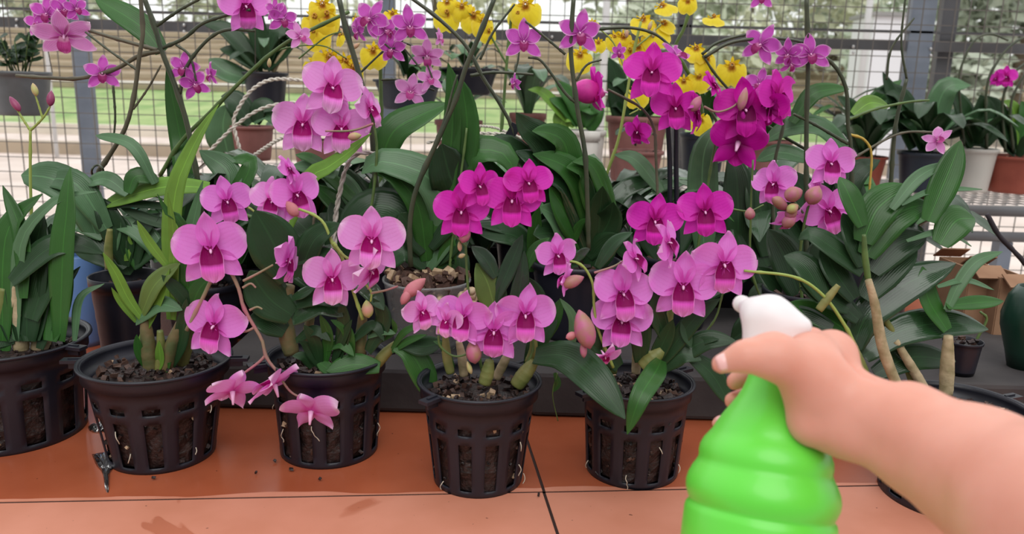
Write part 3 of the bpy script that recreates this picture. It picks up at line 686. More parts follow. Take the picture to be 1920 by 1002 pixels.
bud(D, 888, 660, 46, 30, 100, M_BUDP, -.03); bud(D, 872, 440, 34, 22, 70, M_BUDP, .0); bud(D, 862, 462, 20, 9, 95, M_BUDG, .01); bud(D, 866, 480, 14, 9, 20, M_BUDG, .01); bud(D, 880, 690, 26, 10, 110, M_BUDG, -.03); bud(D, 826, 618, 20, 8, 60, M_BUDG, -.03)
# --- E
cane(E, '1192,700 1194,660 1190,620', 9, M_CANEC, 0); cane(E, '1205,690 1222,674 1242,656', 16, M_CANEG, -.02); cane(E, '1150,700 1150,650 1145,600', 8, M_CANEG, .02); cane(E, '1240,700 1250,640 1260,560', 8, M_CANEG, .03)
for a in (('1290,664 1335,702 1370,762', 34, 0), ('1238,692 1280,664 1315,676', 34, 0), ('1282,595 1286,625 1296,652', 18, 0), ('1220,690 1250,630 1262,600', 26, 0),
          ('1120,502 1152,456 1186,436', 22, 4), ('1078,490 1092,476 1106,467', 16, 4), ('1290,660 1320,640 1348,636', 14, 0), ('1160,690 1120,640 1088,610', 40, 0), ('1200,680 1200,600 1180,560', 34, 0),
          ('1240,680 1300,600 1350,560', 30, 0), ('1070,660 1075,600 1050,560', 16, 2), ('1260,680 1320,640 1380,640', 34, 0), ('1150,690 1130,650 1140,600', 30, 0), ('1250,640 1230,580 1240,540', 30, 0)): L(E, a[0], a[1], a[2], dy=-.02, tip=-.03)
L(E, '1240,676,.79 1228,700,.745 1200,745,.715 1176,815,.71', 36, 1)
stem(E, '1150,690 1122,620 1114,575 1112,535 1098,505 1080,492 1062,490', 3, M_STEMY, -.03); stem(E, '1114,512 1150,500 1170,488', 2.4, M_STEMP, -.03, nodes=False); stem(E, '1192,700 1200,640 1190,560 1230,500', 2.8, M_STEMG, 0)
stem(E, '1290,660 1340,600 1360,540 1400,510', 2.2, M_STEMG, 0); stem(E, '1135,640 1130,660', 2, M_STEMG, -.03, nodes=False)
FL(E, [(1190, 486, 76, 62, 10, 30), (1252, 456, 84, 64, 10, 34), (1168, 552, 112, 10, 10, 0), (1045, 480, 82, 24, 0, 4), (1357, 497, 118, 12, 0, -4), (1281, 538, 130, 0, 0, -3), (1166, 602, 112, 0, 0, 2)], 'pink', -.035)
FL(E, [(1228, 416, 102, 4, 0, -4), (1322, 398, 106, 4, 0, 4)], 'mag', .04)
FL(E, [(1062, 524, 62, -110, 0, 60)], 'pink', -.06); bud(E, 1074, 528, 46, 24, 20, M_BUDP, -.06)
bud(E, 1096, 618, 76, 40, 108, M_BUDP, -.08); bud(E, 1072, 630, 24, 16, 20, M_WILT, -.08); bud(E, 1094, 655, 34, 14, 95, M_BUDP, -.08); flower(E, 1134, 668, 62, 30, -50, 0, 'light', -.06)
# --- F
cane(Fp, '1690,740 1668,690 1652,640 1640,570 1628,525', 10, M_CANEC, 0); cane(Fp, '1628,525 1622,480 1620,440', 6, M_STEMG, .012); cane(Fp, '1774,740 1776,690 1778,630', 13, M_CANEC, .02); cane(Fp, '1535,582 1552,560 1572,535', 8, M_CANEG, .0)
cane(Fp, '1740,740 1710,690 1680,640', 9, M_CANEC, .03); cane(Fp, '1716,735 1688,650 1660,600 1640,560', 7, M_CANEG, .04); cane(Fp, '1620,700 1606,670 1596,640', 11, M_CANEG, .01)
for a in (('1618,455 1640,400 1665,374 1706,348', 50, 1), ('1624,480 1662,416 1700,392 1744,382', 48, 1), ('1740,415 1762,362 1783,312 1801,264', 38, 1), ('1672,392 1720,334 1776,304', 18, 2), ('1635,510 1680,460 1738,440', 44, 0),
          ('1690,384 1750,357 1842,355', 9, 2), ('1700,452 1770,434 1822,462', 9, 2), ('1762,458 1793,414 1828,410', 44, 1), ('1600,652 1628,588 1700,532 1792,494', 50, 4), ('1618,668 1690,620 1780,606 1853,618', 44, 4),
          ('1640,702 1710,670 1792,678', 38, 0), ('1608,658 1570,608 1478,568', 42, 1), ('1775,582 1800,530 1832,490 1880,472', 18, 2), ('1775,574 1830,568 1882,565', 20, 1), ('1758,538 1810,526 1864,544', 9, 2),
          ('1617,512 1568,470 1520,440 1497,450', 34, 0), ('1602,562 1560,500 1545,455', 38, 0), ('1592,580 1530,540 1500,480', 40, 0), ('1617,425 1590,362 1574,332', 32, 1), 
          ('1610,600 1560,560 1500,540', 36, 0), ('1620,560 1670,500 1720,470', 44, 0), 
          ('1618,500 1600,440 1580,400', 36, 0), ('1776,620 1740,560 1730,500', 30, 1), ('1560,620 1500,600 1440,600', 40, 0),
          ('1545,560 1510,500 1470,480', 40, 0)): L(Fp, a[0], a[1] * 1.18, a[2], dy=.03, tip=.05)
stem(Fp, '1602,645 1585,612 1545,556 1490,520 1395,508', 3.4, M_STEMY, .0)
# ================================================================ second row
SZ = .06
M_CONC = mat('concrete', (70, 66, 66), .85, (52, 48, 50), 8, .5, 60)
xa = P(408, 740, .965).x; bl = ['grey concrete block on the table behind the pot under the drooping flowers', 'grey concrete block on the table behind the nearest net pot', 'grey concrete block on the table behind the spray bottle', 'grey concrete block on the table behind the arm, last of its line']
for i in range(4):
    g = G(); g.box((xa + .20 + .402 * i, 1.12, SZ / 2 + .0005), (.40, .34, SZ - .001)); o = g.obj('concrete_block', M_CONC, None, smooth=False)
    md = o.modifiers.new('b', 'BEVEL'); md.width = .006; md.segments = 2; tag(o, bl[i], 'concrete block', 'concrete blocks behind the front row')
def back(px, y, z, label, rw=.06, h=.11, m=None, cat='orchid', group=None, name='potted_orchid', fill=True, ribs=0, rb=None, seed=3, chips=50):
    p = P(px, 600, y); c = Vector((p.x, y, z)); pl = {'o': thing(name, c, label, cat, group), 'y': y, 'c': c, 'h': h}
    plain_pot(pl, c, rw, rb or rw * .76, h, m or M_POT, ribs, fill=fill, seed=seed, chips=chips); return pl
# G : ribbed black pot
q = mpp(P(242, 515, 1.03)); zt = P(242, 515, 1.03).z
Gp = back(242, 1.03, 0, 'orchid with brown branching stem in the tall ribbed black pot before the blue tub', 64 * q, zt, M_POT, ribs=1, rb=46 * q)
for a in (('180,440 150,372 100,336 40,328', 58, 2), ('200,430 150,352 110,335 77,344', 42, 2), ('240,364 200,336 162,344', 27, 2), ('240,362 256,330 300,340', 30, 1), ('290,345 262,290 235,265 179,254', 19, 2),
          ('195,445 150,418 125,440', 32, 2), ('392,352 315,350 250,365 183,390', 36, 3), ('340,390 245,383 182,393', 15, 0), ('352,432 280,412 224,388', 19, 0), ('213,470 212,430 208,388', 27, 2),
          ('300,490 285,455 250,425 214,420', 34, 2), ('230,490 228,450 240,425', 38, 3), ('195,474 222,480 244,516', 26, 2), ('215,500 180,480 140,470', 28, 0), ('240,500 200,400 170,372', 40, 0),
          ('250,500 260,440 300,400', 36, 0), ('240,500 200,450 150,400', 44, 0), ('250,500 300,450 340,440', 36, 0), ('235,500 235,440 220,400', 30, 0), ('260,505 250,460 262,440', 24, 1)): L(Gp, a[0], a[1], a[2], dy=.02, tip=.03, round_=.6 if a[2] == 2 else .12)
cane(Gp, '205,505 203,470 206,430', 8, M_CANEG)
stem(Gp, '190,490 184,400 183,328 200,300 235,240 252,175 262,100 268,60 262,-20', 4.6, M_STEMB, .05, taper=.85)
stem(Gp, '250,205 278,165 302,122', 2.2, M_STEMB, .05); stem(Gp, '258,132 205,95 160,60', 2.6, M_STEMD, .05)
g = G(); g.tube(cr([P(183 + 11 * math.cos(a), 322 + 12 * math.sin(a), 1.07 + .004 * math.sin(a * 3)) for a in [i * .7 for i in range(10)]]), 2.2 * q, 6); g.obj('clip', M_STEMD, Gp['o'])
# blue container
c = Vector((P(150, 560, 1.2).x, 1.2, 0)); q = mpp(P(150, 560, 1.2)); zt = P(150, 474, 1.2).z; g = G()
g.lathe([(.001, 0), (40 * q, 0), (44 * q, .01), (48 * q, zt * .5), (46 * q, zt * .85), (40 * q, zt * .97), (38 * q, zt * 1.0), (36 * q, zt * .98), (40 * q, zt * .6), (36 * q, .02)], c, 40)
o = g.obj('plastic_tub', M_BLUE); tag(o, 'light blue plastic tub standing behind the leafy orchid without flowers', 'tub')
# clear plastic cup
def glass_mat():
    a = NB('clear_plastic'); a.set(Roughness=.12, Transmission_Weight=.85, IOR=1.3); a.b.inputs['Base Color'].default_value = (.93, .94, .95, 1); return a.m
M_CLEAR = glass_mat()
c0 = P(306, 512, 1.12); q = mpp(c0); zt = P(306, 432, 1.12).z
g = G(); g.lathe([(.001, 0), (15 * q, 0), (17 * q, .004), (22 * q, zt), (21 * q, zt), (16 * q, .006)], (c0.x, 1.12, 0), 32)
o = g.obj('plastic_cup', M_CLEAR); tag(o, 'tall clear plastic cup behind the bare canes, beside the ribbed black pot', 'cup')
# teal label peg behind
p = P(247, 338, 1.3); q = mpp(p); g = G(); g.box((p.x, 1.3, p.z / 2 + .004), (18 * q, .004, p.z)); o = g.obj('plant_marker', M_TEAL, None, smooth=False); tag(o, 'teal plastic plant marker standing behind the leaves above the ribbed pot', 'plant marker')
# P1 : dark stem moth orchid, left
P1 = back(385, 1.14, 0, 'moth orchid with tall dark stem whose branches carry mauve flowers above the bare canes', .055, .12)
for a in (('360,460 345,300 340,268 312,128', 34, 1), ('345,420 342,340 335,300 345,268', 42, 0), ('304,98 262,48 178,-4', 42, 1), ('400,420 430,330 374,282', 44, 2), ('410,420 470,310 424,300', 30, 1), ('395,440 440,380 470,330', 44, 0),
          ('380,440 330,400 300,420', 40, 0), ('400,440 460,400 500,420', 44, 0), ('380,450 400,360 450,340', 40, 0), ('390,450 360,380 340,360', 40, 0), ('395,450 440,420 480,440', 40, 1)): L(P1, a[0], a[1], a[2], dy=.0, tip=.03)
stem(P1, '388,500 375,370 362,290 350,230 330,165 303,95 290,50 266,-15', 5.4, M_STEMD, -.02, taper=.9)
for s, r, m in (('292,50 335,20 380,-5', 3.2, M_STEMD), ('300,92 345,72 378,45 420,30 470,18', 3.6, M_STEMD), ('302,96 262,104 215,130 150,147 90,146 30,142', 4.2, M_STEMB), ('296,94 215,72 150,52 92,36', 3.8, M_STEMB),
                ('337,178 350,125 388,76 425,56 478,58', 3.6, M_STEMD), ('330,84 356,105 368,152', 2.6, M_STEMD), ('212,160 216,220 212,268', 2.4, M_STEMD)): stem(P1, s, r, m, -.02)
FL(P1, [(88, 26, 62, -14, 0, 0), (72, 42, 52, -20, 0, 10), (120, 18, 52, 10, 0, 0), (142, 16, 48, 26, 0, 14), (192, 138, 66, 4, 6, 0), (345, 128, 60, -14, 0, -10), (364, 158, 58, 20, -10, 20), (396, 140, 44, -60, -10, 0), (530, 36, 58, 20, -10, 0), (516, 20, 44, -30, 0, 0), (562, 68, 54, 30, 10, 10, 'mothl'), (460, 12, 96, 20, -10, 0, 'pink')], 'moth', -.02)
FL(P1, [(120, 66, 104, 0, -40, 4, 'mothl')], 'mothl', -.03)
# P2 centre-left dark stem + oncidium
P2 = back(712, 1.12, SZ, 'moth orchid with nearly upright dark brown stem carrying mauve flowers between the yellow oncidium blooms', .05, .10)
stem(P2, '722,560 708,400 700,285 695,225 680,165 665,110 650,60 634,-10', 5.6, M_STEMD, -.01, taper=.9); stem(P2, '700,38 720,80 742,90 765,60', 2.2, M_STEMD, .0); stem(P2, '672,140 720,95 745,80 790,130', 2, M_STEMD, .01)
for a in (('708,330 735,250 790,216 842,194', 52, 1), ('690,560 692,400 705,310', 16, 1), ('690,420 645,345 598,330', 34, 2), ('690,400 605,320 560,295', 20, 1), ('700,440 620,372 588,346', 34, 1), ('700,500 640,440 600,400', 60, 0),
          ('705,500 680,400 640,310', 60, 0), ('700,480 720,400 735,330', 40, 0), ('720,500 760,420 790,410', 50, 0), ('700,520 650,470 600,470', 50, 0), ('715,500 745,470 778,442', 20, 1), ('700,520 720,440 700,380', 50, 0)): L(P2, a[0], a[1], a[2], tip=.02)
FL(P2, [(694, 36, 76, -18, 10, -30), (722, 58, 60, 30, 0, 30), (768, 50, 76, 8, 0, 4), (735, 92, 58, -20, -20, 0), (672, 60, 46, -60, -20, 0)], 'moth', 0)
FL(P2, [(770, 172, 66, 0, 0, -6), (806, 148, 50, 10, 10, 10), (800, 104, 66, 10, -30, 0), (824, 72, 34, 60, 0, 0)], 'mothl', .04); stem(P2, '715,150 750,150 785,160 815,170', 2.2, M_STEMD, .05); stem(P2, '742,75 780,90 800,120 812,150', 2, M_STEMD, .04)
# oncidium A
O1 = back(560, 1.3, 0, 'oncidium orchid with bright yellow flowers on a slanting green stem above the light pink cluster', .06, .12)
stem(O1, '300,330 340,265 400,205 480,125 540,78 600,48 655,22', 4.2, M_STEMG, -.15); stem(O1, '560,500 500,420 380,380 300,330', 4.2, M_STEMG, -.15); stem(O1, '713,420 715,250 713,110 712,70', 4.4, M_STEMG, -.05); stem(O1, '560,110 610,70 640,60', 1.6, M_STEMG, -.1); stem(O1, '480,130 520,95 600,85 650,110', 1.6, M_STEMG, -.1)
stem(O1, '560,500 640,470 713,420', 4, M_STEMG, -.08)
FL(O1, [(604, 6, 50, 10, 0, 0), (592, 30, 64, -10, 0, 8), (612, 24, 58, 10, 0, -10), (590, 56, 54, -20, -10, 20), (592, 116, 52, 0, 0, 4), (618, 104, 62, 10, 0, -8), (646, 112, 56, 20, 0, 4), (662, 124, 50, 20, 0, -10), (700, 92, 52, -6, 0, 0), (736, 24, 36, 0, 10, 0), (668, 34, 30, 60, 0, 0), (640, 66, 30, -60, 10, 0)], 'yel', -.08)
for (x, y, a) in ((668, 86, 40), (642, 60, 120), (505, 118, 90)): bud(O1, x, y, 18, 8, a, M_BUDG, -.08)
fan(O1, 9, .26, .03, (0, 0, 1), 5, .1)
# O2 oncidium top middle
O2 = back(900, 1.5, 0, 'oncidium orchid with yellow flowers hanging along the top above the long strap leaves', .06, .12)
stem(O2, '905,560 935,300 950,120 960,20', 3.4, M_STEMG, -.1); stem(O2, '950,120 900,40 840,10', 2, M_STEMG, -.1); stem(O2, '785,180 800,140 830,100', 2, M_STEMG, -.1)
FL(O2, [(838, 22, 50, 0, 0, 0), (866, 10, 44, 0, 0, 0), (838, 2, 40, 0, 0, 10), (888, 26, 50, 0, 0, -6), (906, 38, 46, 10, 0, 0), (915, 56, 36, 20, 0, 0), (985, 8, 60, 0, 0, 0), (972, 24, 44, -10, 0, 0)], 'yel', -.1)
fan(O2, 10, .28, .035, (0, 0, 1, 2), 6, .1)
# I central phalaenopsis in clear bark pot
c = Vector((P(800, 600, 1.05).x, 1.05, SZ)); q = mpp(P(800, 540, 1.05)); zt = P(800, 528, 1.05).z - SZ
I_ = {'o': thing('potted_orchid', c, 'large moth orchid with arching broad leaves in a clear pot of pale bark chunks', 'orchid'), 'y': 1.05, 'c': c}
g = G(); g.lathe([(.001, 0), (58 * q, 0), (60 * q, .004), (80 * q, zt), (83 * q, zt + .002), (82 * q, zt + .005), (78 * q, zt + .003), (57 * q, .006)], c, 48); g.obj('pot', M_CLEAR, I_['o'])
medium(I_['o'], c, 74 * q, c.z + zt * .97, 21, 170, (54 * q, c.z + .008), [M_CHIP, M_SHELL, M_SHELL], .0115)
rg = random.Random(5)
for i in range(9):
    x, y = rg.uniform(835, 905), rg.uniform(548, 600); pts = [P(x + 13 * math.cos(a), y + 9 * math.sin(a) + k, 1.05 - .055 + .01 * math.sin(a * 2)) for k, a in enumerate([rg.uniform(0, 3) + j * .8 for j in range(5)])]
    g = G(); g.tube(cr(pts), rg.uniform(4, 7) * q, 9); g.obj('root', M_SHELL, I_['o'])
for a in (('800,500 832,440 834,385 800,330 745,308 705,304 678,326', 56, 2), ('800,490 785,390 745,335 708,322', 36, 1), ('800,470 745,396 692,390 640,440', 62, 0), ('800,460 850,370 840,320 828,270', 70, 0), ('812,480 840,330 850,180 840,118', 30, 1),
          ('825,480 868,300 876,230 864,146', 42, 1), ('830,500 866,345 875,300 900,280 950,292 962,330', 54, 1), ('800,500 760,470 720,500', 40, 0), ('820,500 860,480 860,560', 30, 0), ('815,490 850,440 880,420', 50, 0), ('790,480 770,430 750,400', 40, 0),
          ('830,560 838,490 845,440', 30, 1)): L(I_, a[0], a[1], a[2], tip=.0, dy=.01, base_w=.5, round_=.6)
stem(I_, '770,500 768,430 775,375 790,330 820,265 855,185 872,130 897,70 930,-10', 5, M_STEMD, -.03, taper=.85); stem(I_, '815,270 835,220 850,165 858,140', 2.6, M_STEMD, -.03); stem(I_, '840,600 846,470 868,300 875,240', 3, M_STEMG, .0)
stem(I_, '830,360 850,400 868,440', 2, M_STEMG, -.01)
# K : strap leaved moth orchid
K = back(1075, 1.12, SZ, 'large moth orchid with a fan of long dark strap leaves behind the magenta flowers', .065, .11)
for a in (('1110,470 1080,352 1022,312 967,284', 62, 4), ('1112,440 1096,360 1060,312 999,289', 48, 1), ('1095,460 1062,398 1030,350', 52, 1), ('1095,480 1052,415 1012,388', 54, 2), ('1130,430 1100,326 1062,314', 48, 1), ('1150,400 1112,312 1074,304', 30, 1),
          ('1115,450 1108,370 1102,328', 18, 0), ('1068,350 1020,270 985,240 968,212', 58, 0), ('1075,360 1060,272 1030,250 998,246', 46, 1), ('1040,400 1005,320 950,268 892,276', 36, 0), ('1060,480 1086,425 1104,410', 16, 1), ('1000,510 1003,430 1011,388', 24, 1),
          ('1100,480 1140,420 1150,380', 50, 0), ('1080,480 1040,440 1000,440', 56, 0), ('1100,500 1130,470 1160,440', 50, 0), ('1090,500 1050,500 1010,500', 50, 0), ('1120,480 1125,400 1130,350', 44, 0), ('1000,470 960,440 900,440', 44, 0), ('990,445 940,428 893,420', 20, 4)): L(K, a[0], a[1], a[2], dy=0, tip=-.03)
stem(K, '1104,470 1098,300 1085,220 1078,170 1070,90 1076,-10', 4.6, M_STEMD, -.05, taper=.9); stem(K, '1080,152 1100,122 1128,112', 2.4, M_STEMD, -.05); stem(K, '1082,195 1060,175 1035,140 1012,112 990,108', 3, M_STEMD, -.05); stem(K, '1060,102 1040,85 1010,60 985,40', 2.6, M_STEMD, -.05)
FL(K, [(982, 78, 76, 4, 0, 0), (1086, 62, 84, 16, 0, -6), (966, 156, 36, -60, -10, 0), (1160, 98, 34, 20, -20, 0)], 'moth', -.05)
# crossing dark stem
K2 = back(985, 1.3, SZ, 'moth orchid whose slim dark stem crosses the thicker one above the broad upright leaf', .055, .11)
stem(K2, '985,420 965,260 940,200 905,145 880,95 850,60 810,25 765,-8', 3.8, M_STEMD, -.1, taper=.85); stem(K2, '882,142 920,136 962,137 1000,140', 3.2, M_STEMD, -.1); stem(K2, '900,112 925,60 965,8', 2.6, M_STEMD, -.1); stem(K2, '955,160 970,120 975,80', 2, M_STEMD, -.1)
fan(K2, 9, .26, .055, (0, 1, 2), 9, .1)
g = G(); p = P(962, 245, 1.2); q = mpp(p); g.box(p, (18 * q, .006, 26 * q), Matrix.Rotation(.5, 3, 'Y'))
for k in range(4): g.tube([p + Vector(((k - 2) * 5 * q, -.004, -10 * q)), p + Vector(((k - 2) * 5 * q - 4 * q, -.008, -24 * q))], 1.3 * q, 5)
g.obj('clip', M_POT, K2['o'], smooth=False)
# O3 oncidium right
O3 = back(1130, 1.35, SZ, 'oncidium orchid with a slender yellow green stem of yellow flowers above the tallest magenta cluster', .055, .10)
stem(O3, '1112,430 1125,370 1140,320 1160,260 1175,180 1188,100 1202,40', 3.2, M_STEMY, -.08); stem(O3, '1177,170 1200,200 1180,215', 1.8, M_STEMY, -.08); stem(O3, '1190,90 1215,70 1240,45', 1.8, M_STEMY, -.08); stem(O3, '1172,130 1150,80 1120,50', 1.6, M_STEMY, -.08)
for (x, y, a) in ((1175, 62, 90), (1219, 48, 70), (1226, 62, 80)): bud(O3, x, y, 20, 8, a, M_BUDG, -.08)
stem(O3, '1330,330 1310,180 1268,95 1282,55 1302,-8', 4.2, M_STEMG, .0)
FL(O3, [(1152, 68, 40, 0, 0, 20), (1168, 66, 44, 20, 0, 0), (1206, 36, 50, 0, 30, 0), (1222, 60, 54, -10, 10, 30), (1240, 12, 44, 0, 40, 40), (1196, 84, 50, 10, 0, 0), (1242, 44, 40, 30, 30, 60), (1182, 92, 46, -10, 0, 0), (1110, 42, 30, 0, 0, 0), (1088, 100, 52, 0, 0, 0), (1290, 0, 38, 0, 0, 0), (1338, 34, 44, 0, 50, 0), (1322, 106, 54, 30, 0, 10),
        (1305, 90, 44, 10, 20, 0), (1372, 122, 58, 0, 0, 0), (1312, 142, 46, -10, 10, 0), (1195, 170, 46, 0, 0, 0), (1312, 222, 44, 10, 0, 20), (1282, 150, 40, 0, 0, 0), (1122, 78, 30, 0, 0, 0)], 'yel', -.04)
fan(O3, 8, .25, .03, (0, 1), 12, .1)
# dendrobium with deep magenta crown
M1 = back(1262, 1.18, SZ, 'dendrobium orchid with the topmost large deep magenta flowers, tied to a pair of dark stakes', .06, .11)
for s, r in (('1255,520 1256,330 1252,222', 4.6), ('1272,520 1268,330 1268,220', 4.6)): stem(M1, s, r, M_POT, .0, name='stake', nodes=False, taper=1)
stem(M1, '1236,520 1233,370 1230,300 1226,240 1205,205 1175,186 1140,168', 3, M_STEMB, -.04); stem(M1, '1300,520 1330,330 1345,240 1330,205', 3.2, M_STEMG, -.02); stem(M1, '1215,225 1210,238 1200,245', 2, M_STEMP, -.04, nodes=False); stem(M1, '1320,200 1345,210 1375,200 1392,180', 2.4, M_STEMP, -.06, nodes=False)
stem(M1, '1452,520 1450,330 1468,240 1470,215', 4, M_STEMD, .0)
for a in (('1320,480 1318,300 1348,232', 50, 2), ('1385,480 1382,340 1368,285', 52, 0), ('1440,480 1420,360 1405,310', 50, 0), ('1125,440 1160,366 1212,338 1272,318', 30, 4), ('1240,360 1192,300 1152,290', 28, 2), ('1285,362 1318,350 1340,353', 10, 2), ('1225,362 1250,346 1280,346', 20, 2),
          ('1230,400 1250,372 1275,356', 24, 0), ('1190,480 1196,420 1200,380', 26, 4), ('1440,500 1402,420 1368,396', 90, 0), ('1470,560 1430,470 1380,440', 90, 0), ('1260,480 1290,400 1330,370', 50, 0), ('1250,500 1210,420 1190,360', 50, 0), ('1280,500 1330,440 1380,430', 60, 0), ('1240,500 1190,470 1150,460', 50, 0), ('1300,560 1380,500 1440,500', 60, 0), ('1230,560 1250,480 1250,420', 50, 0)): L(M1, a[0], a[1], a[2], tip=.03)
FL(M1, [(1222, 138, 110, -2, 14, 0, 'mag'), (1266, 204, 92, 6, 0, 0, 'mag'), (1302, 212, 76, 76, 0, 10, 'mag'), (1336, 160, 54, 70, 20, 0, 'mag'), (1458, 182, 92, 40, 0, 10, 'mag'), (1440, 200, 80, -30, -20, 0, 'deep'), (1384, 268, 104, 170, 10, 6, 'deep'), (1398, 208, 116, 2, 6, 6, 'deep'), (1196, 247, 56, -30, -30, 0, 'mag')], 'mag', -.06)
flower(M1, 1120, 170, 84, -78, -14, 10, 'mag', -.05); bud(M1, 1104, 172, 66, 46, -8, mat('bud_magenta', (226, 60, 170), .5, (200, 40, 150), 60), -.05); bud(M1, 1393, 186, 46, 18, 76, M_BUDP, -.10); bud(M1, 1305, 195, 34, 20, 60, M_BUDP, -.08)
# right moth orchid
P3 = back(1545, 1.25, SZ, 'moth orchid with arching dark stem bearing white edged mauve flowers beside the big steel post', .06, .11)
stem(P3, '1600,520 1596,290 1590,240 1588,175 1575,138 1552,112 1515,100 1465,112', 4.4, M_STEMD, -.03, taper=.8); stem(P3, '1512,520 1512,250 1515,120 1512,-10', 4.6, M_STEMD, -.03, taper=.95); stem(P3, '1590,270 1530,235 1488,214', 3.2, M_STEMD, -.03)
stem(P3, '1590,225 1640,205 1700,192 1742,188', 2.8, M_STEMG, -.03); stem(P3, '1592,252 1620,262 1634,290 1630,360', 2.6, M_GOLD, -.03); stem(P3, '1320,108 1370,80 1440,72 1500,78 1530,95', 3.4, M_STEMD, -.03); stem(P3, '1316,102 1345,80 1400,65 1445,66', 3, M_STEMD, -.02); stem(P3, '1112,55 1180,52 1230,65 1268,98', 3.2, M_STEMD, 0); stem(P3, '1545,300 1430,230 1350,150 1318,104', 3, M_STEMD, .05)
stem(P3, '1595,300 1660,262 1700,248 1750,248', 2.6, M_STEMB, -.03); stem(P3, '1668,400 1672,320 1680,230 1700,148', 4.6, M_STEMD, -.02); stem(P3, '1700,148 1690,80 1698,-8', 2.4, M_STEMD, 0); stem(P3, '1662,150 1672,90 1714,34', 2.4, M_STEMD, 0)
for a in (('1600,300 1540,240 1480,240 1428,268', 38, 2), ('1520,300 1462,286 1418,302', 32, 2), ('1485,230 1520,180 1555,168 1592,167', 28, 1), ('1600,215 1632,193 1668,200', 28, 3), ('1620,420 1590,350 1570,280', 50, 0), ('1550,480 1520,380 1480,320', 56, 0), ('1580,480 1560,380 1530,320', 60, 0), ('1530,480 1480,400 1450,330', 60, 0), ('1560,420 1600,330 1650,300', 40, 0), ('1560,500 1500,460 1440,450', 60, 0), ('1560,500 1620,440 1640,380', 50, 0)): L(P3, a[0], a[1], a[2], tip=.02)
FL(P3, [(1427, 84, 76, -26, 0, -20), (1520, 102, 74, 6, 0, 4), (1478, 102, 56, -20, -20, 0), (1428, -6, 50, 0, 0, 0), (1268, 106, 66, 40, 30, 40), (1425, 158, 60, -20, 10, 0), (1482, 120, 44, 40, -30, 0)], 'moth', -.04)
FL(P3, [(1758, 263, 54, -20, 10, 80, 'mothl')], 'mothl', -.04)
# pink cluster right
R1 = back(1505, 1.02, SZ, 'dendrobium orchid with soft pink flowers and plump buds above the bottle head', .055, .10)
stem(R1, '1470,640 1412,520 1408,400 1412,300', 2.4, M_STEMG, -.02); stem(R1, '1370,392 1405,396 1432,384', 2, M_STEMG, -.04, nodes=False); stem(R1, '1510,640 1500,500 1506,430 1520,370 1530,330', 3.2, M_STEMG, -.04); stem(R1, '1506,400 1490,380 1470,370', 2.2, M_STEMG, -.04, nodes=False)
for a in (('1500,560 1470,480 1440,430', 60, 0), ('1510,560 1540,480 1560,430', 50, 0), ('1495,600 1440,560 1400,570', 60, 0), ('1505,600 1560,560 1600,570', 50, 0), ('1500,600 1500,520 1490,460', 50, 0), ('1490,620 1420,610 1370,640', 50, 0), ('1490,600 1460,540 1420,500', 44, 0)): L(R1, a[0], a[1], a[2], tip=.02)
FL(R1, [(1452, 346, 86, -30, 0, 10), (1557, 308, 92, 14, 6, 0), (1554, 396, 104, 14, 0, 24), (1476, 412, 60, 30, -50, 0), (1530, 358, 54, 60, 0, 0)], 'pink', -.04)
for (x, y, l, w, a) in ((1463, 382, 42, 22, -35), (1484, 398, 32, 22, 60), (1488, 364, 38, 30, 20), (1526, 366, 40, 32, 60), (1406, 401, 24, 20, 90), (1480, 414, 34, 24, 50)): bud(R1, x, y, l, w, a, M_BUDP, -.07)
bud(R1, 1486, 391, 26, 20, 30, M_BUDG, -.075)
# light pink top cluster behind C
H = back(640, 1.1, SZ, 'dendrobium orchid carrying the high cluster of light pink flowers under the yellow oncidium', .05, .10)
stem(H, '645,560 690,420 706,300 702,240 690,205 670,190', 3.2, M_STEMG, -.05); stem(H, '700,232 660,245 610,246', 2.4, M_STEMP, -.07, nodes=False)
L(H, '520,470 575,343 618,312 660,281 696,250', 30, 3, dy=-.06)
for a in (('620,520 590,450 560,400', 56, 0), ('630,520 640,440 620,380', 50, 0), ('600,540 540,480 500,470', 56, 0), ('640,540 670,480 690,470', 50, 0), ('630,330 590,314 548,311', 28, 2), ('622,320 580,296 554,290', 18, 1), ('620,480 560,420 520,330', 50, 0), ('600,460 540,400 470,380', 50, 0)): L(H, a[0], a[1], a[2], tip=.02)
FL(H, [(692, 206, 84, 66, 0, 10), (622, 166, 112, 22, 6, -14), (640, 242, 104, 6, 0, 0), (568, 234, 110, -2, 0, -2)], 'light', -.05); bud(H, 665, 256, 26, 16, 10, M_BUDG, -.08)
# fill : darker leafy orchids behind, each in its own pot
FI = (('leafy dark orchid without flowers behind the pink cluster over the two brown canes', 470, 1.28), ('leafy dark orchid without flowers between the upright dark stem and the slanting green one', 585, 1.42),
      ('leafy dark orchid without flowers just behind the arching broad leaves of the clear pot', 800, 1.35), ('leafy dark orchid without flowers behind the fan of strap leaves', 1010, 1.45), ('leafy dark orchid without flowers behind the pair of dark stakes', 1200, 1.45),
      ('leafy dark orchid without flowers behind the deep magenta flowers', 1370, 1.4), ('leafy dark orchid without flowers behind the soft pink cluster', 1480, 1.5), ('leafy dark orchid without flowers behind the tall leafy cane', 1640, 1.45),
      ('leafy dark orchid hidden behind the ribbed pot and the bare canes', 300, 1.28))
for i, (lb, px, y) in enumerate(FI):
    f = back(px, y, SZ if 400 < px and y < 1.28 else 0, lb, .06, .12, seed=30 + i); fan(f, 6 if px == 1640 else 13, .27 if px != 300 else .17, .046, (0, 0, 0, 1, 4), 40 + i, .11, rise=(.6, 1.5))

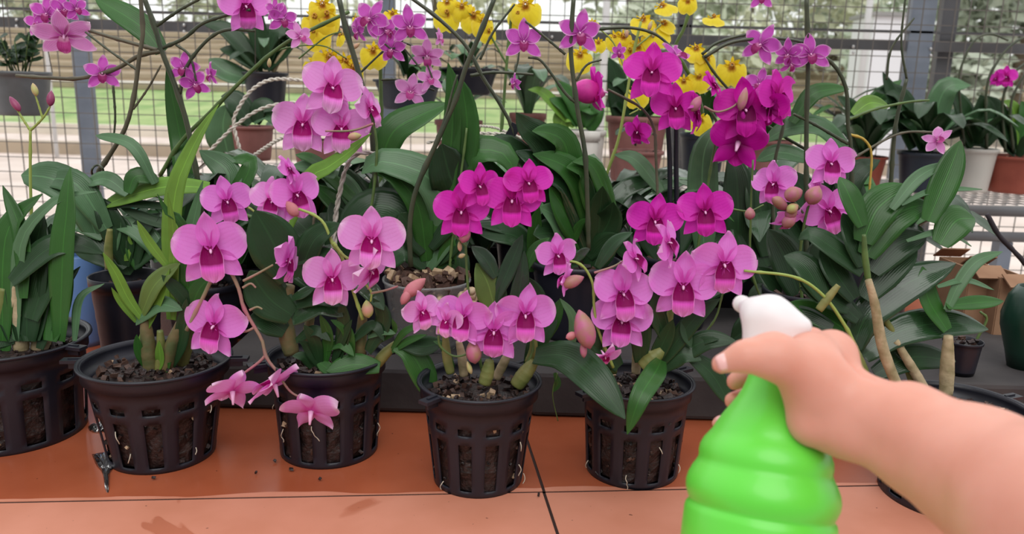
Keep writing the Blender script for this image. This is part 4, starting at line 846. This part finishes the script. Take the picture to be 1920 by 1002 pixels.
# ================================================================ bench plants and hanging pots
BG = 'pots standing on the steel bench'
def bench(px, py_rim, wpx, m, label, y=2.3, k=.75, h=None, cat='orchid', leaves=(), nf=0, fl=.16, fw=.05, tones=(0, 1, 2), name='potted_orchid', seed=9):
    p = P(px, py_rim, y); q = mpp(p); h = h or (p.z - BZ); c = Vector((p.x, y, BZ)); pl = {'o': thing(name, c, label, cat, BG), 'y': y, 'c': c, 'h': h}
    plain_pot(pl, c, wpx / 2 * q, wpx / 2 * q * k, h, m, fill=True, chips=30, n=32, seed=seed)
    for a in leaves: L(pl, a[0], a[1], a[2])
    if nf: fan(pl, nf, fl, fw, tones, seed, h, rise=(.8, 1.6))
    return pl
b1 = bench(1098, 244, 78, M_WHITEP, 'orchid with a drooping yellow green leaf in a white pot on the bench', leaves=(('1075,235 1020,176 990,168', 22, 3), ('1080,235 1062,215 1046,248', 34, 3), ('1090,235 1106,196 1110,250', 42, 1), ('1085,235 1060,200 1030,185', 26, 1), ('1095,240 1075,190 1040,150', 30, 1)), y=2.25)
b2 = bench(1195, 218, 118, M_TERRA, 'dark leaved orchid in a wide terracotta pot on the bench', leaves=(('1165,240 1156,150 1141,108', 36, 0), ('1190,220 1160,190 1135,200', 30, 0), ('1200,220 1240,180 1260,150', 30, 0), ('1200,220 1220,180 1200,150', 34, 0)), nf=5, y=2.35)
b3 = bench(1196, 282, 96, M_TERRA, 'small terracotta pot with short leaves in front of the wide one on the bench', y=2.1, nf=4, fl=.08, fw=.03)
b4 = bench(990, 212, 70, M_TERRA, 'orchid in a terracotta pot on the bench behind the stem clip', y=2.4, nf=8, fl=.18, tones=(0, 2))
b5 = bench(1735, 285, 96, M_NAVY, 'bushy grey green orchid in a navy blue pot on the bench', y=2.25, nf=14, fl=.22, tones=(0, 2, 2), leaves=(('1710,280 1680,200 1655,135', 30, 0), ('1740,280 1770,170 1820,160', 40, 2), ('1730,280 1690,180 1640,170', 34, 0)))
b6 = bench(1828, 278, 82, M_WHITEP, 'moth orchid with rounded upright leaves in a greyish white pot on the bench', y=2.3, leaves=(('1826,275 1806,210 1784,168', 40, 0), ('1830,275 1842,210 1838,178', 46, 0), ('1836,275 1862,215 1850,180', 44, 0), ('1820,275 1800,240 1770,260', 34, 0)), nf=3)
b7 = bench(1908, 292, 116, M_BRICK, 'moth orchid with arching stems and a pink flower in a brick red bench pot', y=2.3, leaves=(('1912,285 1890,230 1866,205', 44, 0), ('1905,285 1925,230 1915,190', 44, 1), ('1905,288 1880,260 1866,250', 36, 0), ('1910,285 1900,205 1880,190', 30, 3)), nf=6)
for s in ('1808,275 1798,160 1805,118 1828,75 1858,64 1890,76',): stem(b6, s, 2.4, M_STEMD, -.02)
for s in ('1850,280 1850,165 1872,113 1902,80 1932,66', '1885,285 1880,190 1900,140 1930,112', '1900,285 1895,200 1915,150 1940,120'): stem(b7, s, 2.8, M_STEMD, -.02)
FL(b7, [(1886, 145, 40, 0, 0, 0), (1868, 148, 28, -50, 0, 0)], 'mag', -.03)
b8 = bench(1618, 292, 88, M_BRICK, 'leafy orchid in a brick red pot on the bench beside the navy pot', y=2.3, nf=13, fl=.22, leaves=(('1620,290 1640,200 1690,150', 36, 1), ('1620,290 1600,210 1570,180', 34, 0)))
b9 = bench(1320, 250, 90, M_NAVY, 'leafy orchid in a navy pot on the bench behind the deep magenta flowers', y=2.4, nf=9, fl=.2)
b10 = bench(1440, 262, 90, M_TERRA, 'leafy orchid in a terracotta pot on the bench behind the upright dark stake', y=2.4, nf=9, fl=.2)
b11 = bench(860, 225, 90, M_TERRA, 'leafy orchid in a terracotta pot on the bench under the hanging planters', y=2.4, nf=8, fl=.18)
b12 = bench(590, 262, 84, M_TERRA, 'leafy orchid in a terracotta pot on the bench behind the light pink cluster', y=2.35, nf=7, fl=.16)
g = G(); p = P(1108, 268, 2.12); q = mpp(p); g.lathe([(.001, 0), (14 * q, 0), (15 * q, .003), (15 * q, p.z - BZ), (13 * q, p.z - BZ + .004), (17 * q, p.z - BZ + .005), (17 * q, p.z - BZ + .028), (.001, p.z - BZ + .03)], (p.x, 2.12, BZ), 28)
o = g.obj('plastic_jar', M_WHITEP); tag(o, 'small white lidded jar on the bench in front of the white pot', 'jar')

HG = 'hanging pots'
def hang(px, rim, bot, w, y, m, label, nf, fl, fw, tones, k=.78, seed=3, hooks=True, leaves=(), name='hanging_pot'):
    t = P(px, rim, y); b = P(px, bot, y); q = mpp(t); c = Vector((b.x, y, b.z)); pl = {'o': thing(name, c, label, 'hanging pot', HG), 'y': y, 'c': c}
    plain_pot(pl, c, w / 2 * q, w / 2 * q * k, t.z - b.z, m, chips=30, n=36, seed=seed)
    if hooks:
        for j in range(3):
            a = j * 2.094 + .4; g = G(); g.tube([c + Vector((w / 2 * q * math.cos(a), w / 2 * q * math.sin(a), t.z - b.z)), Vector((c.x, y, 1.15))], .0012, 5); g.obj('hanging_wire', M_WIRE, pl['o'])
    for a in leaves: L(pl, a[0], a[1], a[2])
    if nf: fan(pl, nf, fl, fw, tones, seed, t.z - b.z, rise=(.8, 1.6))
    return pl
h1 = hang(45, 134, 216, 108, 1.9, M_POTG, 'grey hanging pot with a small fern like plant beyond the budding green stem', 0, .1, .02, (0,))
rg = random.Random(8)
for i in range(13):
    a = i * .5; d = Vector((math.cos(a), math.sin(a) * .6, 0)); b0 = h1['c'] + Vector((0, 0, .1)) + d * rg.uniform(.0, .03); hh = rg.uniform(.04, .09)
    tip = b0 + Vector((0, 0, hh)) + d * hh * .5; g = G(); g.tube([b0, (b0 + tip) / 2 + Vector((0, 0, .006)), tip], .0015, 5); g.obj('sprig', M_STEMG, h1['o'])
    for k in range(6):
        f = b0.lerp(tip, .3 + k * .14); dd = Vector((rg.uniform(-1, 1), rg.uniform(-.6, .6), rg.uniform(0, .5))).normalized(); leaf(h1['o'], [f, f + dd * .012, f + dd * .026], .013, 0, round_=.9, n=5)
h2 = hang(476, 236, 300, 80, 1.7, M_TERRA, 'brown hanging pot with bare bark and grey leaves, held by twisted wires', 0, .1, .03, (0,), hooks=False, leaves=(('430,300 418,240 426,196', 54, 2), ('470,232 450,215 430,200', 30, 0), ('480,232 490,200 520,205', 30, 0), ('476,230 500,215 530,240', 20, 2), ('470,230 440,190 415,180', 40, 0)))
h3 = hang(500, 136, 196, 84, 2.2, M_POT, 'black hanging pot with dark broad leaves and a dry cane above the brown hanging pot', 7, .13, .03, (0, 0, 2), leaves=(('490,130 430,60 380,44', 30, 0), ('490,132 445,100 412,92', 28, 0), ('470,150 425,135 392,110', 38, 2), ('500,130 540,80 560,40', 34, 0), ('500,120 520,60 560,90', 30, 0), ('505,130 480,40 500,-10', 30, 0)))
cane(h3, '512,135 525,108 540,88', 5, M_CANEC)
h4 = hang(765, 150, 205, 130, 2.2, M_NAVY, 'wide dark hanging planter behind the pale pink small flowers', 8, .12, .035, (0, 1), k=.7)
h5 = hang(880, 128, 178, 110, 2.3, M_POT, 'wide black hanging planter nearest the crossing dark stems', 7, .1, .03, (0, 1, 2), k=.7)
M_RP = M_ROPE
def rope(s, r, y, label, dy=0):
    q0 = pp(s, y); pts = resample(cr(q0), 60); q = mpp(pts[30]); g = G()
    for ph in (0, math.pi):
        st = []
        for i, p in enumerate(pts):
            t = (pts[min(i + 1, 59)] - pts[max(i - 1, 0)]).normalized(); a = Vector((0, -1, 0)); b = t.cross(a).normalized(); A = i * 1.05 + ph; st.append(p + (a * math.cos(A) + b * math.sin(A)) * r * q * .55)
        g.tube(st, r * q * .62, 6)
    o = g.obj('twisted_wire', M_RP); tag(o, label, 'wire hanger', 'twisted wire hangers')
rope('636,560 628,440 640,350 660,296 700,287 760,305 800,332 830,380', 4, 1.08, 'twisted pale wire hanger arching over the clear bark pot')
rope('622,560 625,430 640,340 655,300', 3, 1.10, 'straight pale wire leg close beside the arching hanger')
rope('453,292 438,232 449,200 473,168 511,149 572,151', 3.4, 1.62, 'twisted wire loop rising from the rim of the brown hanging pot')
rope('386,290 441,236 495,202 562,192 640,195', 3.2, 1.58, 'long twisted wire crossing low in front of the brown hanging pot')
rope('470,296 522,262 560,250 600,258', 3.6, 1.55, 'short twisted wire just under the light pink flowers')
rope('855,236 920,238 960,252', 2.6, 1.4, 'upper short twisted wire running to the black stem clip')
rope('800,268 870,252 950,252 1000,268 1034,292', 3, 1.38, 'lower twisted wire passing the black stem clip')

# ================================================================ things behind the arm
def carton(px, py0, py1, w, y, label, d=.09):
    a = P(px, py0, y); q = mpp(a); zt = a.z; z0 = SZ if y < 1.28 else 0; c = Vector((a.x, y + d / 2, z0)); W_ = w * q
    o = thing('cardboard_box', c, label, 'box', 'cardboard boxes'); mc = mat('cardboard', (156, 120, 92), .8, (140, 104, 78), 20); h = zt - z0
    g = G(); t = .003
    for (cx, cy, sx, sy) in ((-W_ / 2, 0, t, d), (W_ / 2, 0, t, d), (0, -d / 2, W_, t), (0, d / 2, W_, t)): g.box(c + Vector((cx, cy, h / 2)), (sx, sy, h))
    g.box(c + Vector((0, 0, t / 2)), (W_, d, t)); g.obj('box_body', mc, o, smooth=False)
    g = G(); g.box(c + Vector((0, -d / 2 - .012, h - .002)), (W_, .03, .002), Matrix.Rotation(.5, 3, 'X')); g.obj('flap', mc, o, smooth=False); g = G(); g.box(c + Vector((0, d / 2 + .01, h + .006)), (W_, .03, .002), Matrix.Rotation(-.6, 3, 'X')); g.obj('flap', mc, o, smooth=False)
carton(1848, 505, 0, 56, 1.20, 'brown cardboard box nearer the tall orchid leaves, open at the top')
carton(1905, 522, 0, 54, 1.17, 'brown cardboard box at the edge, behind the dark green pot')
c = Vector((P(1932, 600, 1.02).x, 1.02, SZ)); q = mpp(P(1932, 600, 1.02)); zt = P(1932, 538, 1.02).z - SZ; g = G()
g.lathe([(.001, 0), (26 * q, 0), (34 * q, zt * .2), (48 * q, zt * .5), (50 * q, zt * .65), (42 * q, zt * .88), (30 * q, zt), (27 * q, zt), (40 * q, zt * .7), (24 * q, .01)], c, 40); o = g.obj('round_pot', mat('green_glaze', (24, 56, 44), .3)); tag(o, 'round dark green pot at the edge in front of the cardboard boxes', 'pot')
j = PZ(1925, 768, 0); c = Vector((j.x, j.y, 0)); q = mpp(j); t_ = thing('jar', c, 'clear jar with a white lid on the table edge behind the arm', 'jar')
hz = P(1925, 722, c.y).z; g = G(); g.lathe([(.001, 0), (26 * q, 0), (27 * q, .004), (27 * q, hz), (25 * q, hz), (25 * q, .004)], c, 32); g.obj('jar_body', M_CLEAR, t_); g = G(); g.lathe([(.001, hz + .001), (28 * q, hz + .001), (28.5 * q, hz + .002), (28.5 * q, hz + .012), (26 * q, hz + .014), (.001, hz + .0145)], c, 36); g.obj('lid', M_WHITEP, t_)
sp_ = back(1812, .99, SZ, 'small black pot with a bent twig behind the tall leafy orchid', .024, .045, chips=20)
stem(sp_, '1812,690 1830,640 1850,600 1838,585', 3, M_STEMG)
tw = wobj('dead_twig', *(lambda g: (g.v, g.f))((lambda g: (g.tube(cr([P(a, b, 1.25) for a, b in ((1851, 402), (1872, 440), (1900, 470), (1925, 500), (1950, 560))]), [.0035, .0038, .004, .004, .0042] * 4 + [.004], 7), g)[1])(G())), mat('twig_dark', (52, 46, 52), .8)); tag(tw, 'dark dead twig leaning above the cardboard boxes', 'twig')
# water on the boards
wm = NB('water'); t1 = wm.n('ShaderNodeBsdfTransparent'); t2 = wm.n('ShaderNodeBsdfGlossy'); t2.inputs['Roughness'].default_value = .2; fr = wm.n('ShaderNodeValue'); fr.outputs[0].default_value = .75; nb = wm.n('ShaderNodeBump'); nb.inputs['Strength'].default_value = .6; nb.inputs['Distance'].default_value = .006; wm.l(wm.noise(60, 1), nb.inputs['Height']); wm.l(nb.outputs[0], t2.inputs['Normal'])
mx = wm.n('ShaderNodeMixShader'); wm.l(fr.outputs[0], mx.inputs[0]); wm.l(t1.outputs[0], mx.inputs[1]); wm.l(t2.outputs[0], mx.inputs[2]); wm.l(mx.outputs[0], wm.out.inputs[0]); wm = wm.m
def puddle(s, label, seed, n=30):
    ctr = [tuple(map(float, a.split(','))) for a in s.split()]; g = G(); pts = [PZ(a, b, .0004) for a, b in ctr]; k = len(pts); c = sum(pts, Vector()) / k; loop = cr(pts + [pts[0]], 5)[:-1]; m = len(loop)
    vs = [Vector((p.x, p.y, .0003)) for p in loop] + [c.lerp(p, .8) + Vector((0, 0, .002 + .0012 * math.sin(i * 2.1))) for i, p in enumerate(loop)] + [c.lerp(p, .45) + Vector((0, 0, .003 + .002 * math.sin(i * 1.7))) for i, p in enumerate(loop)] + [c + Vector((0, 0, .0016))]
    fs = [(i, (i + 1) % m, m + (i + 1) % m, m + i) for i in range(m)] + [(m + i, m + (i + 1) % m, 2 * m + (i + 1) % m, 2 * m + i) for i in range(m)] + [(2 * m + i, 2 * m + (i + 1) % m, 3 * m) for i in range(m)] + [tuple(reversed(range(m)))]
    o = wobj('water_puddle', vs, fs, wm); tag(o, label, 'puddle', 'water on the table'); o['kind'] = 'stuff'
puddle('172,852 200,848 212,860 214,876 206,890 204,922 197,918 192,888 180,872', 'small glistening water puddle running to the seam beside the pot of bare canes', 1)
puddle('165,800 195,792 205,803 185,812 168,808', 'tiny water puddle between the first two net pots', 2)
for i, (x, y) in enumerate(((288, 896), (515, 864), (546, 880), (1010, 928), (600, 898), (172, 740), (480, 886), (1386, 985))):
    p = PZ(x, y, .003); g = G(); g.chip(p, .003, random.Random(i)); o = g.obj('bark_crumb', M_BARK, None, smooth=False); tag(o, 'dark crumb of bark fallen on the orange boards near the pots', 'bark crumb', 'fallen bark crumbs')

# ================================================================ spray bottle
def px3(px, py, Z):   # camera depth Z
    d = Vector(((px - 960) / F, -(py - 501) / F, -1)) * Z; return CO + CR @ d
ZB = .50; k_ = ZB / F; tilt = R(7.5)
base = px3(1428, 925, ZB); ax = (CR @ Vector((math.sin(tilt), math.cos(tilt), 0))).normalized()
ax = (ax + CR @ Vector((0, 0, -.10))).normalized()
yv = ax.cross(Vector((1, 0, 0)) - ax * ax.x).normalized(); xv = yv.cross(ax).normalized(); AX = Matrix((xv, yv, ax)).transposed()
prof = [(.1, -260), (120, -259), (136, -250), (139, -235), (139, -80), (138, -44), (136, -36), (132, -31), (131, -27), (134, -22), (139, -8), (140, 5), (137, 19), (131, 33), (125, 43), (121.5, 50), (121, 56), (122, 63), (120.5, 75), (115, 88), (107, 99), (101, 107), (97.5, 114), (94, 121), (88, 132), (80, 145), (71, 158), (61, 174), (53, 190), (47, 208), (44, 222), (44, 236), (38, 238), (38, 262)]
g = G(); g.lathe([(r * k_, z * k_) for r, z in prof], base, 72, axis=AX)
sb = thing('spray_bottle', base - ax * 260 * k_, 'bright green ribbed plastic spray bottle with white head held in the hand', 'spray bottle')
gm = NB('green_plastic'); gm.b.inputs['Base Color'].default_value = lin((104, 222, 70)); gm.set(Roughness=.36, Subsurface_Weight=.15, Subsurface_Scale=.01, Coat_Weight=.15); gm.b.inputs['Subsurface Radius'].default_value = (.3, 1, .2)
g.obj('bottle_body', gm.m, sb)

# signed distance surfaces
def surf(caps, res, k=.012, post=None):
    """caps: list of (a, b, ra, rb[, k]); returns verts, faces of the smooth union"""
    A = np.array([[*a, *b] for a, b, *_ in caps]); mr = max(max(c[2], c[3]) for c in caps)
    lo = np.minimum(A[:, :3], A[:, 3:]).min(0) - mr - 4 * res; hi = np.maximum(A[:, :3], A[:, 3:]).max(0) + mr + 4 * res
    n = np.ceil((hi - lo) / res).astype(int); X = np.stack(np.meshgrid(*[lo[i] + np.arange(n[i]) * res for i in range(3)], indexing='ij'), -1).astype('f')
    D = None
    for c in caps:
        a, b, ra, rb = np.array(c[0], 'f'), np.array(c[1], 'f'), c[2], c[3]; kk = c[4] if len(c) > 4 else k
        ab = b - a; t = np.clip(((X - a) @ ab) / max(ab @ ab, 1e-12), 0, 1); d = np.linalg.norm(X - a - t[..., None] * ab, axis=-1) - (ra + (rb - ra) * t)
        if D is None: D = d
        elif len(c) > 5: d = -d; h = np.clip(.5 - .5 * (D - d) / kk, 0, 1); D = D * (1 - h) + d * h + kk * h * (1 - h)
        else: h = np.clip(.5 + .5 * (D - d) / kk, 0, 1); D = D * (1 - h) + d * h - kk * h * (1 - h)
    ins = D < 0; C = np.zeros(tuple(n - 1), int)
    for i in (0, 1):
        for j_ in (0, 1):
            for l in (0, 1): C += ins[i:n[0] - 1 + i, j_:n[1] - 1 + j_, l:n[2] - 1 + l]
    act = (C > 0) & (C < 8); idx = -np.ones(tuple(n - 1), int); idx[act] = np.arange(act.sum()); cells = np.argwhere(act)
    acc = np.zeros((len(cells), 3)); cnt = np.zeros(len(cells)); cs = [(i, j_, l) for i in (0, 1) for j_ in (0, 1) for l in (0, 1)]
    for a in cs:
        for b in cs:
            if sum(abs(p - q) for p, q in zip(a, b)) == 1 and a < b:
                da = D[tuple((cells + a).T)]; db = D[tuple((cells + b).T)]; m = (da < 0) != (db < 0); t = np.where(m, da / np.where(m, da - db, 1), 0)
                acc[m] += (np.array(a) + (np.array(b) - np.array(a)) * t[:, None])[m]; cnt[m] += 1
    vs = lo + (cells + acc / cnt[:, None]) * res; fs = []
    for axn in range(3):
        o1, o2 = [(1, 2), (2, 0), (0, 1)][axn]; sl = [slice(1, n[i] - 1) for i in range(3)]; sl[axn] = slice(0, n[axn] - 1); sl2 = list(sl); sl2[axn] = slice(1, n[axn])
        s0_ = ins[tuple(sl)]; s1_ = ins[tuple(sl2)]; e_ = np.argwhere(s0_ != s1_); offs = np.array([sl[i].start for i in range(3)]); p = e_ + offs; fl = s0_[tuple(e_.T)]
        u1 = np.zeros(3, int); u1[o1] = 1; u2 = np.zeros(3, int); u2[o2] = 1
        q = np.stack([idx[tuple(x.T)] for x in (p - u1 - u2, p - u2, p, p - u1)], 1); q[~fl] = q[~fl][:, ::-1]; fs.append(q)
    fs = np.concatenate(fs); fs = fs[(fs >= 0).all(1)]
    # light smoothing
    for _ in range(3):
        ac = np.zeros_like(vs); ct = np.zeros(len(vs))
        for a in range(4):
            b = (a + 1) % 4; np.add.at(ac, fs[:, a], vs[fs[:, b]]); np.add.at(ct, fs[:, a], 1); np.add.at(ac, fs[:, b], vs[fs[:, a]]); np.add.at(ct, fs[:, b], 1)
        vs = vs * .4 + .6 * ac / np.maximum(ct, 1)[:, None]
    return [Vector(v) for v in vs], [tuple(int(i) for i in f) for f in fs]
def cap(a, b, k=.010, sub=False):      # a,b = (px, py, Z, r_px at that depth)
    pa, pb = px3(*a[:3]), px3(*b[:3]); return (pa, pb, a[3] * a[2] / F, b[3] * b[2] / F, k) + ((True,) if sub else ())
M_WH = mat('white_plastic', (236, 230, 232), .4)
hd = [cap((1412, 580, .51, 20), (1450, 585, .50, 24), .008), cap((1450, 585, .50, 24), (1506, 612, .49, 16), .008), cap((1422, 600, .50, 24), (1425, 640, .50, 30), .012), cap((1440, 600, .50, 30), (1452, 680, .50, 36), .012), cap((1470, 615, .495, 22), (1468, 690, .50, 34), .012), cap((1412, 582, .51, 17), (1396, 574, .55, 13), .006)]
v_, f_ = surf(hd, .0016); wobj('spray_head', v_, f_, M_WH, sb)
g = G(); nz = px3(1394, 572, .555); nd = (px3(1386, 568, .58) - nz).normalized(); g.tube([nz, nz + nd * .012, nz + nd * .016], [.0062, .0062, .004], 16); g.obj('nozzle', M_WH, sb)
g = G(); g.tube(cr([px3(1420, 610, .54), px3(1416, 650, .555), px3(1424, 700, .55)]), [.004] * 5 + [.003] * 6, 10); g.obj('trigger', M_WH, sb)
g = G(); g.lathe([(40 * k_, 232 * k_), (50 * k_, 233 * k_), (51 * k_, 250 * k_), (49 * k_, 268 * k_), (34 * k_, 272 * k_)], base, 48, axis=AX); g.obj('collar', M_WH, sb)

# ================================================================ arm and hand
hc = [cap((2400, 1150, .27, 225), (1990, 985, .36, 160), .02), cap((1990, 970, .36, 150), (1840, 882, .41, 112), .02), cap((1840, 882, .41, 112), (1700, 800, .445, 76), .012), cap((1700, 800, .445, 76), (1600, 758, .465, 58), .012),
      cap((1860, 955, .395, 90), (1710, 872, .435, 50), .010), cap((1710, 872, .435, 50), (1600, 818, .458, 36), .008), cap((1600, 818, .458, 36), (1520, 796, .468, 28), .008),
      cap((1600, 775, .468, 70), (1540, 735, .475, 58), .015), cap((1600, 765, .48, 56), (1552, 690, .50, 50), .012), cap((1540, 735, .475, 54), (1520, 676, .485, 46), .012), cap((1520, 672, .485, 42), (1556, 668, .50, 38), .01),
      cap((1556, 668, .50, 36), (1570, 690, .515, 34), .01), cap((1560, 795, .475, 50), (1516, 800, .475, 32), .012), cap((1560, 780, .48, 54), (1520, 790, .49, 36), .012),
      
      # thumb
      cap((1520, 700, .468, 52), (1450, 668, .462, 40), .016), cap((1450, 668, .462, 38), (1398, 668, .458, 28), .010), cap((1398, 668, .458, 27), (1352, 683, .462, 19), .006),
      # index
      cap((1565, 655, .505, 28), (1520, 640, .545, 24), .010), cap((1520, 640, .545, 23), (1445, 668, .565, 21), .006), cap((1445, 668, .565, 20), (1378, 716, .54, 17), .005),
      # middle
      cap((1575, 690, .515, 28), (1530, 700, .56, 23), .010), cap((1530, 700, .56, 22), (1440, 730, .575, 20), .005), cap((1440, 730, .575, 19), (1374, 752, .545, 16.5), .004),
      # ring
      cap((1570, 735, .515, 28), (1530, 755, .57, 22), .010), cap((1530, 755, .57, 21), (1430, 775, .59, 19), .005), cap((1430, 775, .59, 18), (1350, 795, .565, 15.5), .004),
      # little
      cap((1560, 775, .51, 26), (1520, 800, .575, 19), .010), cap((1520, 800, .575, 18), (1440, 815, .60, 16), .005), cap((1440, 815, .60, 15), (1392, 830, .59, 13), .004),
      # creases: wrist tendon line, fold at the thumb root
      cap((1440, 742, .455, 5), (1480, 780, .457, 6), .005, True), cap((1600, 690, .470, 14), (1660, 715, .455, 8), .012, True)]
v_, f_ = surf(hc, .0019)
sk = NB('skin'); nz1 = sk.noise(26, 3); sk.l(sk.ramp(nz1, [(.3, lin((216, 148, 128))), (.7, lin((226, 162, 144)))]), sk.b.inputs['Base Color'])
sk.set(Roughness=.5, Subsurface_Weight=.25, Subsurface_Scale=.008); sk.b.inputs['Subsurface Radius'].default_value = (1, .35, .2)
wv = sk.n('ShaderNodeTexNoise'); wv.inputs['Scale'].default_value = 240; wv.inputs['Detail'].default_value = 2; tcx = sk.n('ShaderNodeTexCoord'); sk.l(tcx.outputs['Object'], wv.inputs['Vector']); sk.bump(wv.outputs['Fac'], .12, .0008)
pr_ = wobj('person', v_, f_, sk.m); tag(pr_, 'bare forearm and hand reaching in from the side, gripping the neck of the spray bottle', 'person')
nm = mat('nail_pink', (244, 190, 186), .3, Coat_Weight=.3)
def nail(px, py, Z, r, dpx, dpy, ln):
    c0 = px3(px, py, Z); c1 = px3(px + dpx, py + dpy, Z); d = (c1 - c0).normalized(); f = (CO - c0).normalized(); f = (f - d * f.dot(d)).normalized(); s = d.cross(f); q = Z / F; vs = []; fs = []
    for i in range(7):
        for j in range(7):
            u = i / 6 * 2 - 1; v = j / 6 * 2 - 1; A = v * .95 * (1 - .35 * max(0, u) ** 3); vs.append(c0 + d * (u * ln * q) + s * (math.sin(A) * r * 1.02 * q) + f * (math.cos(A) * r * 1.03 * q - .0022 * max(0, u) ** 2))
    for i in range(6):
        for j in range(6): k = i * 7 + j; fs.append((k, k + 1, k + 8, k + 7))
    o = wobj('fingernail', vs, fs, nm, pr_); md = o.modifiers.new('t', 'SOLIDIFY'); md.thickness = .0006
nail(1356, 680, .461, 19.5, -30, 10, 15)
nail(1352, 793, .563, 15.5, -30, 10, 10)
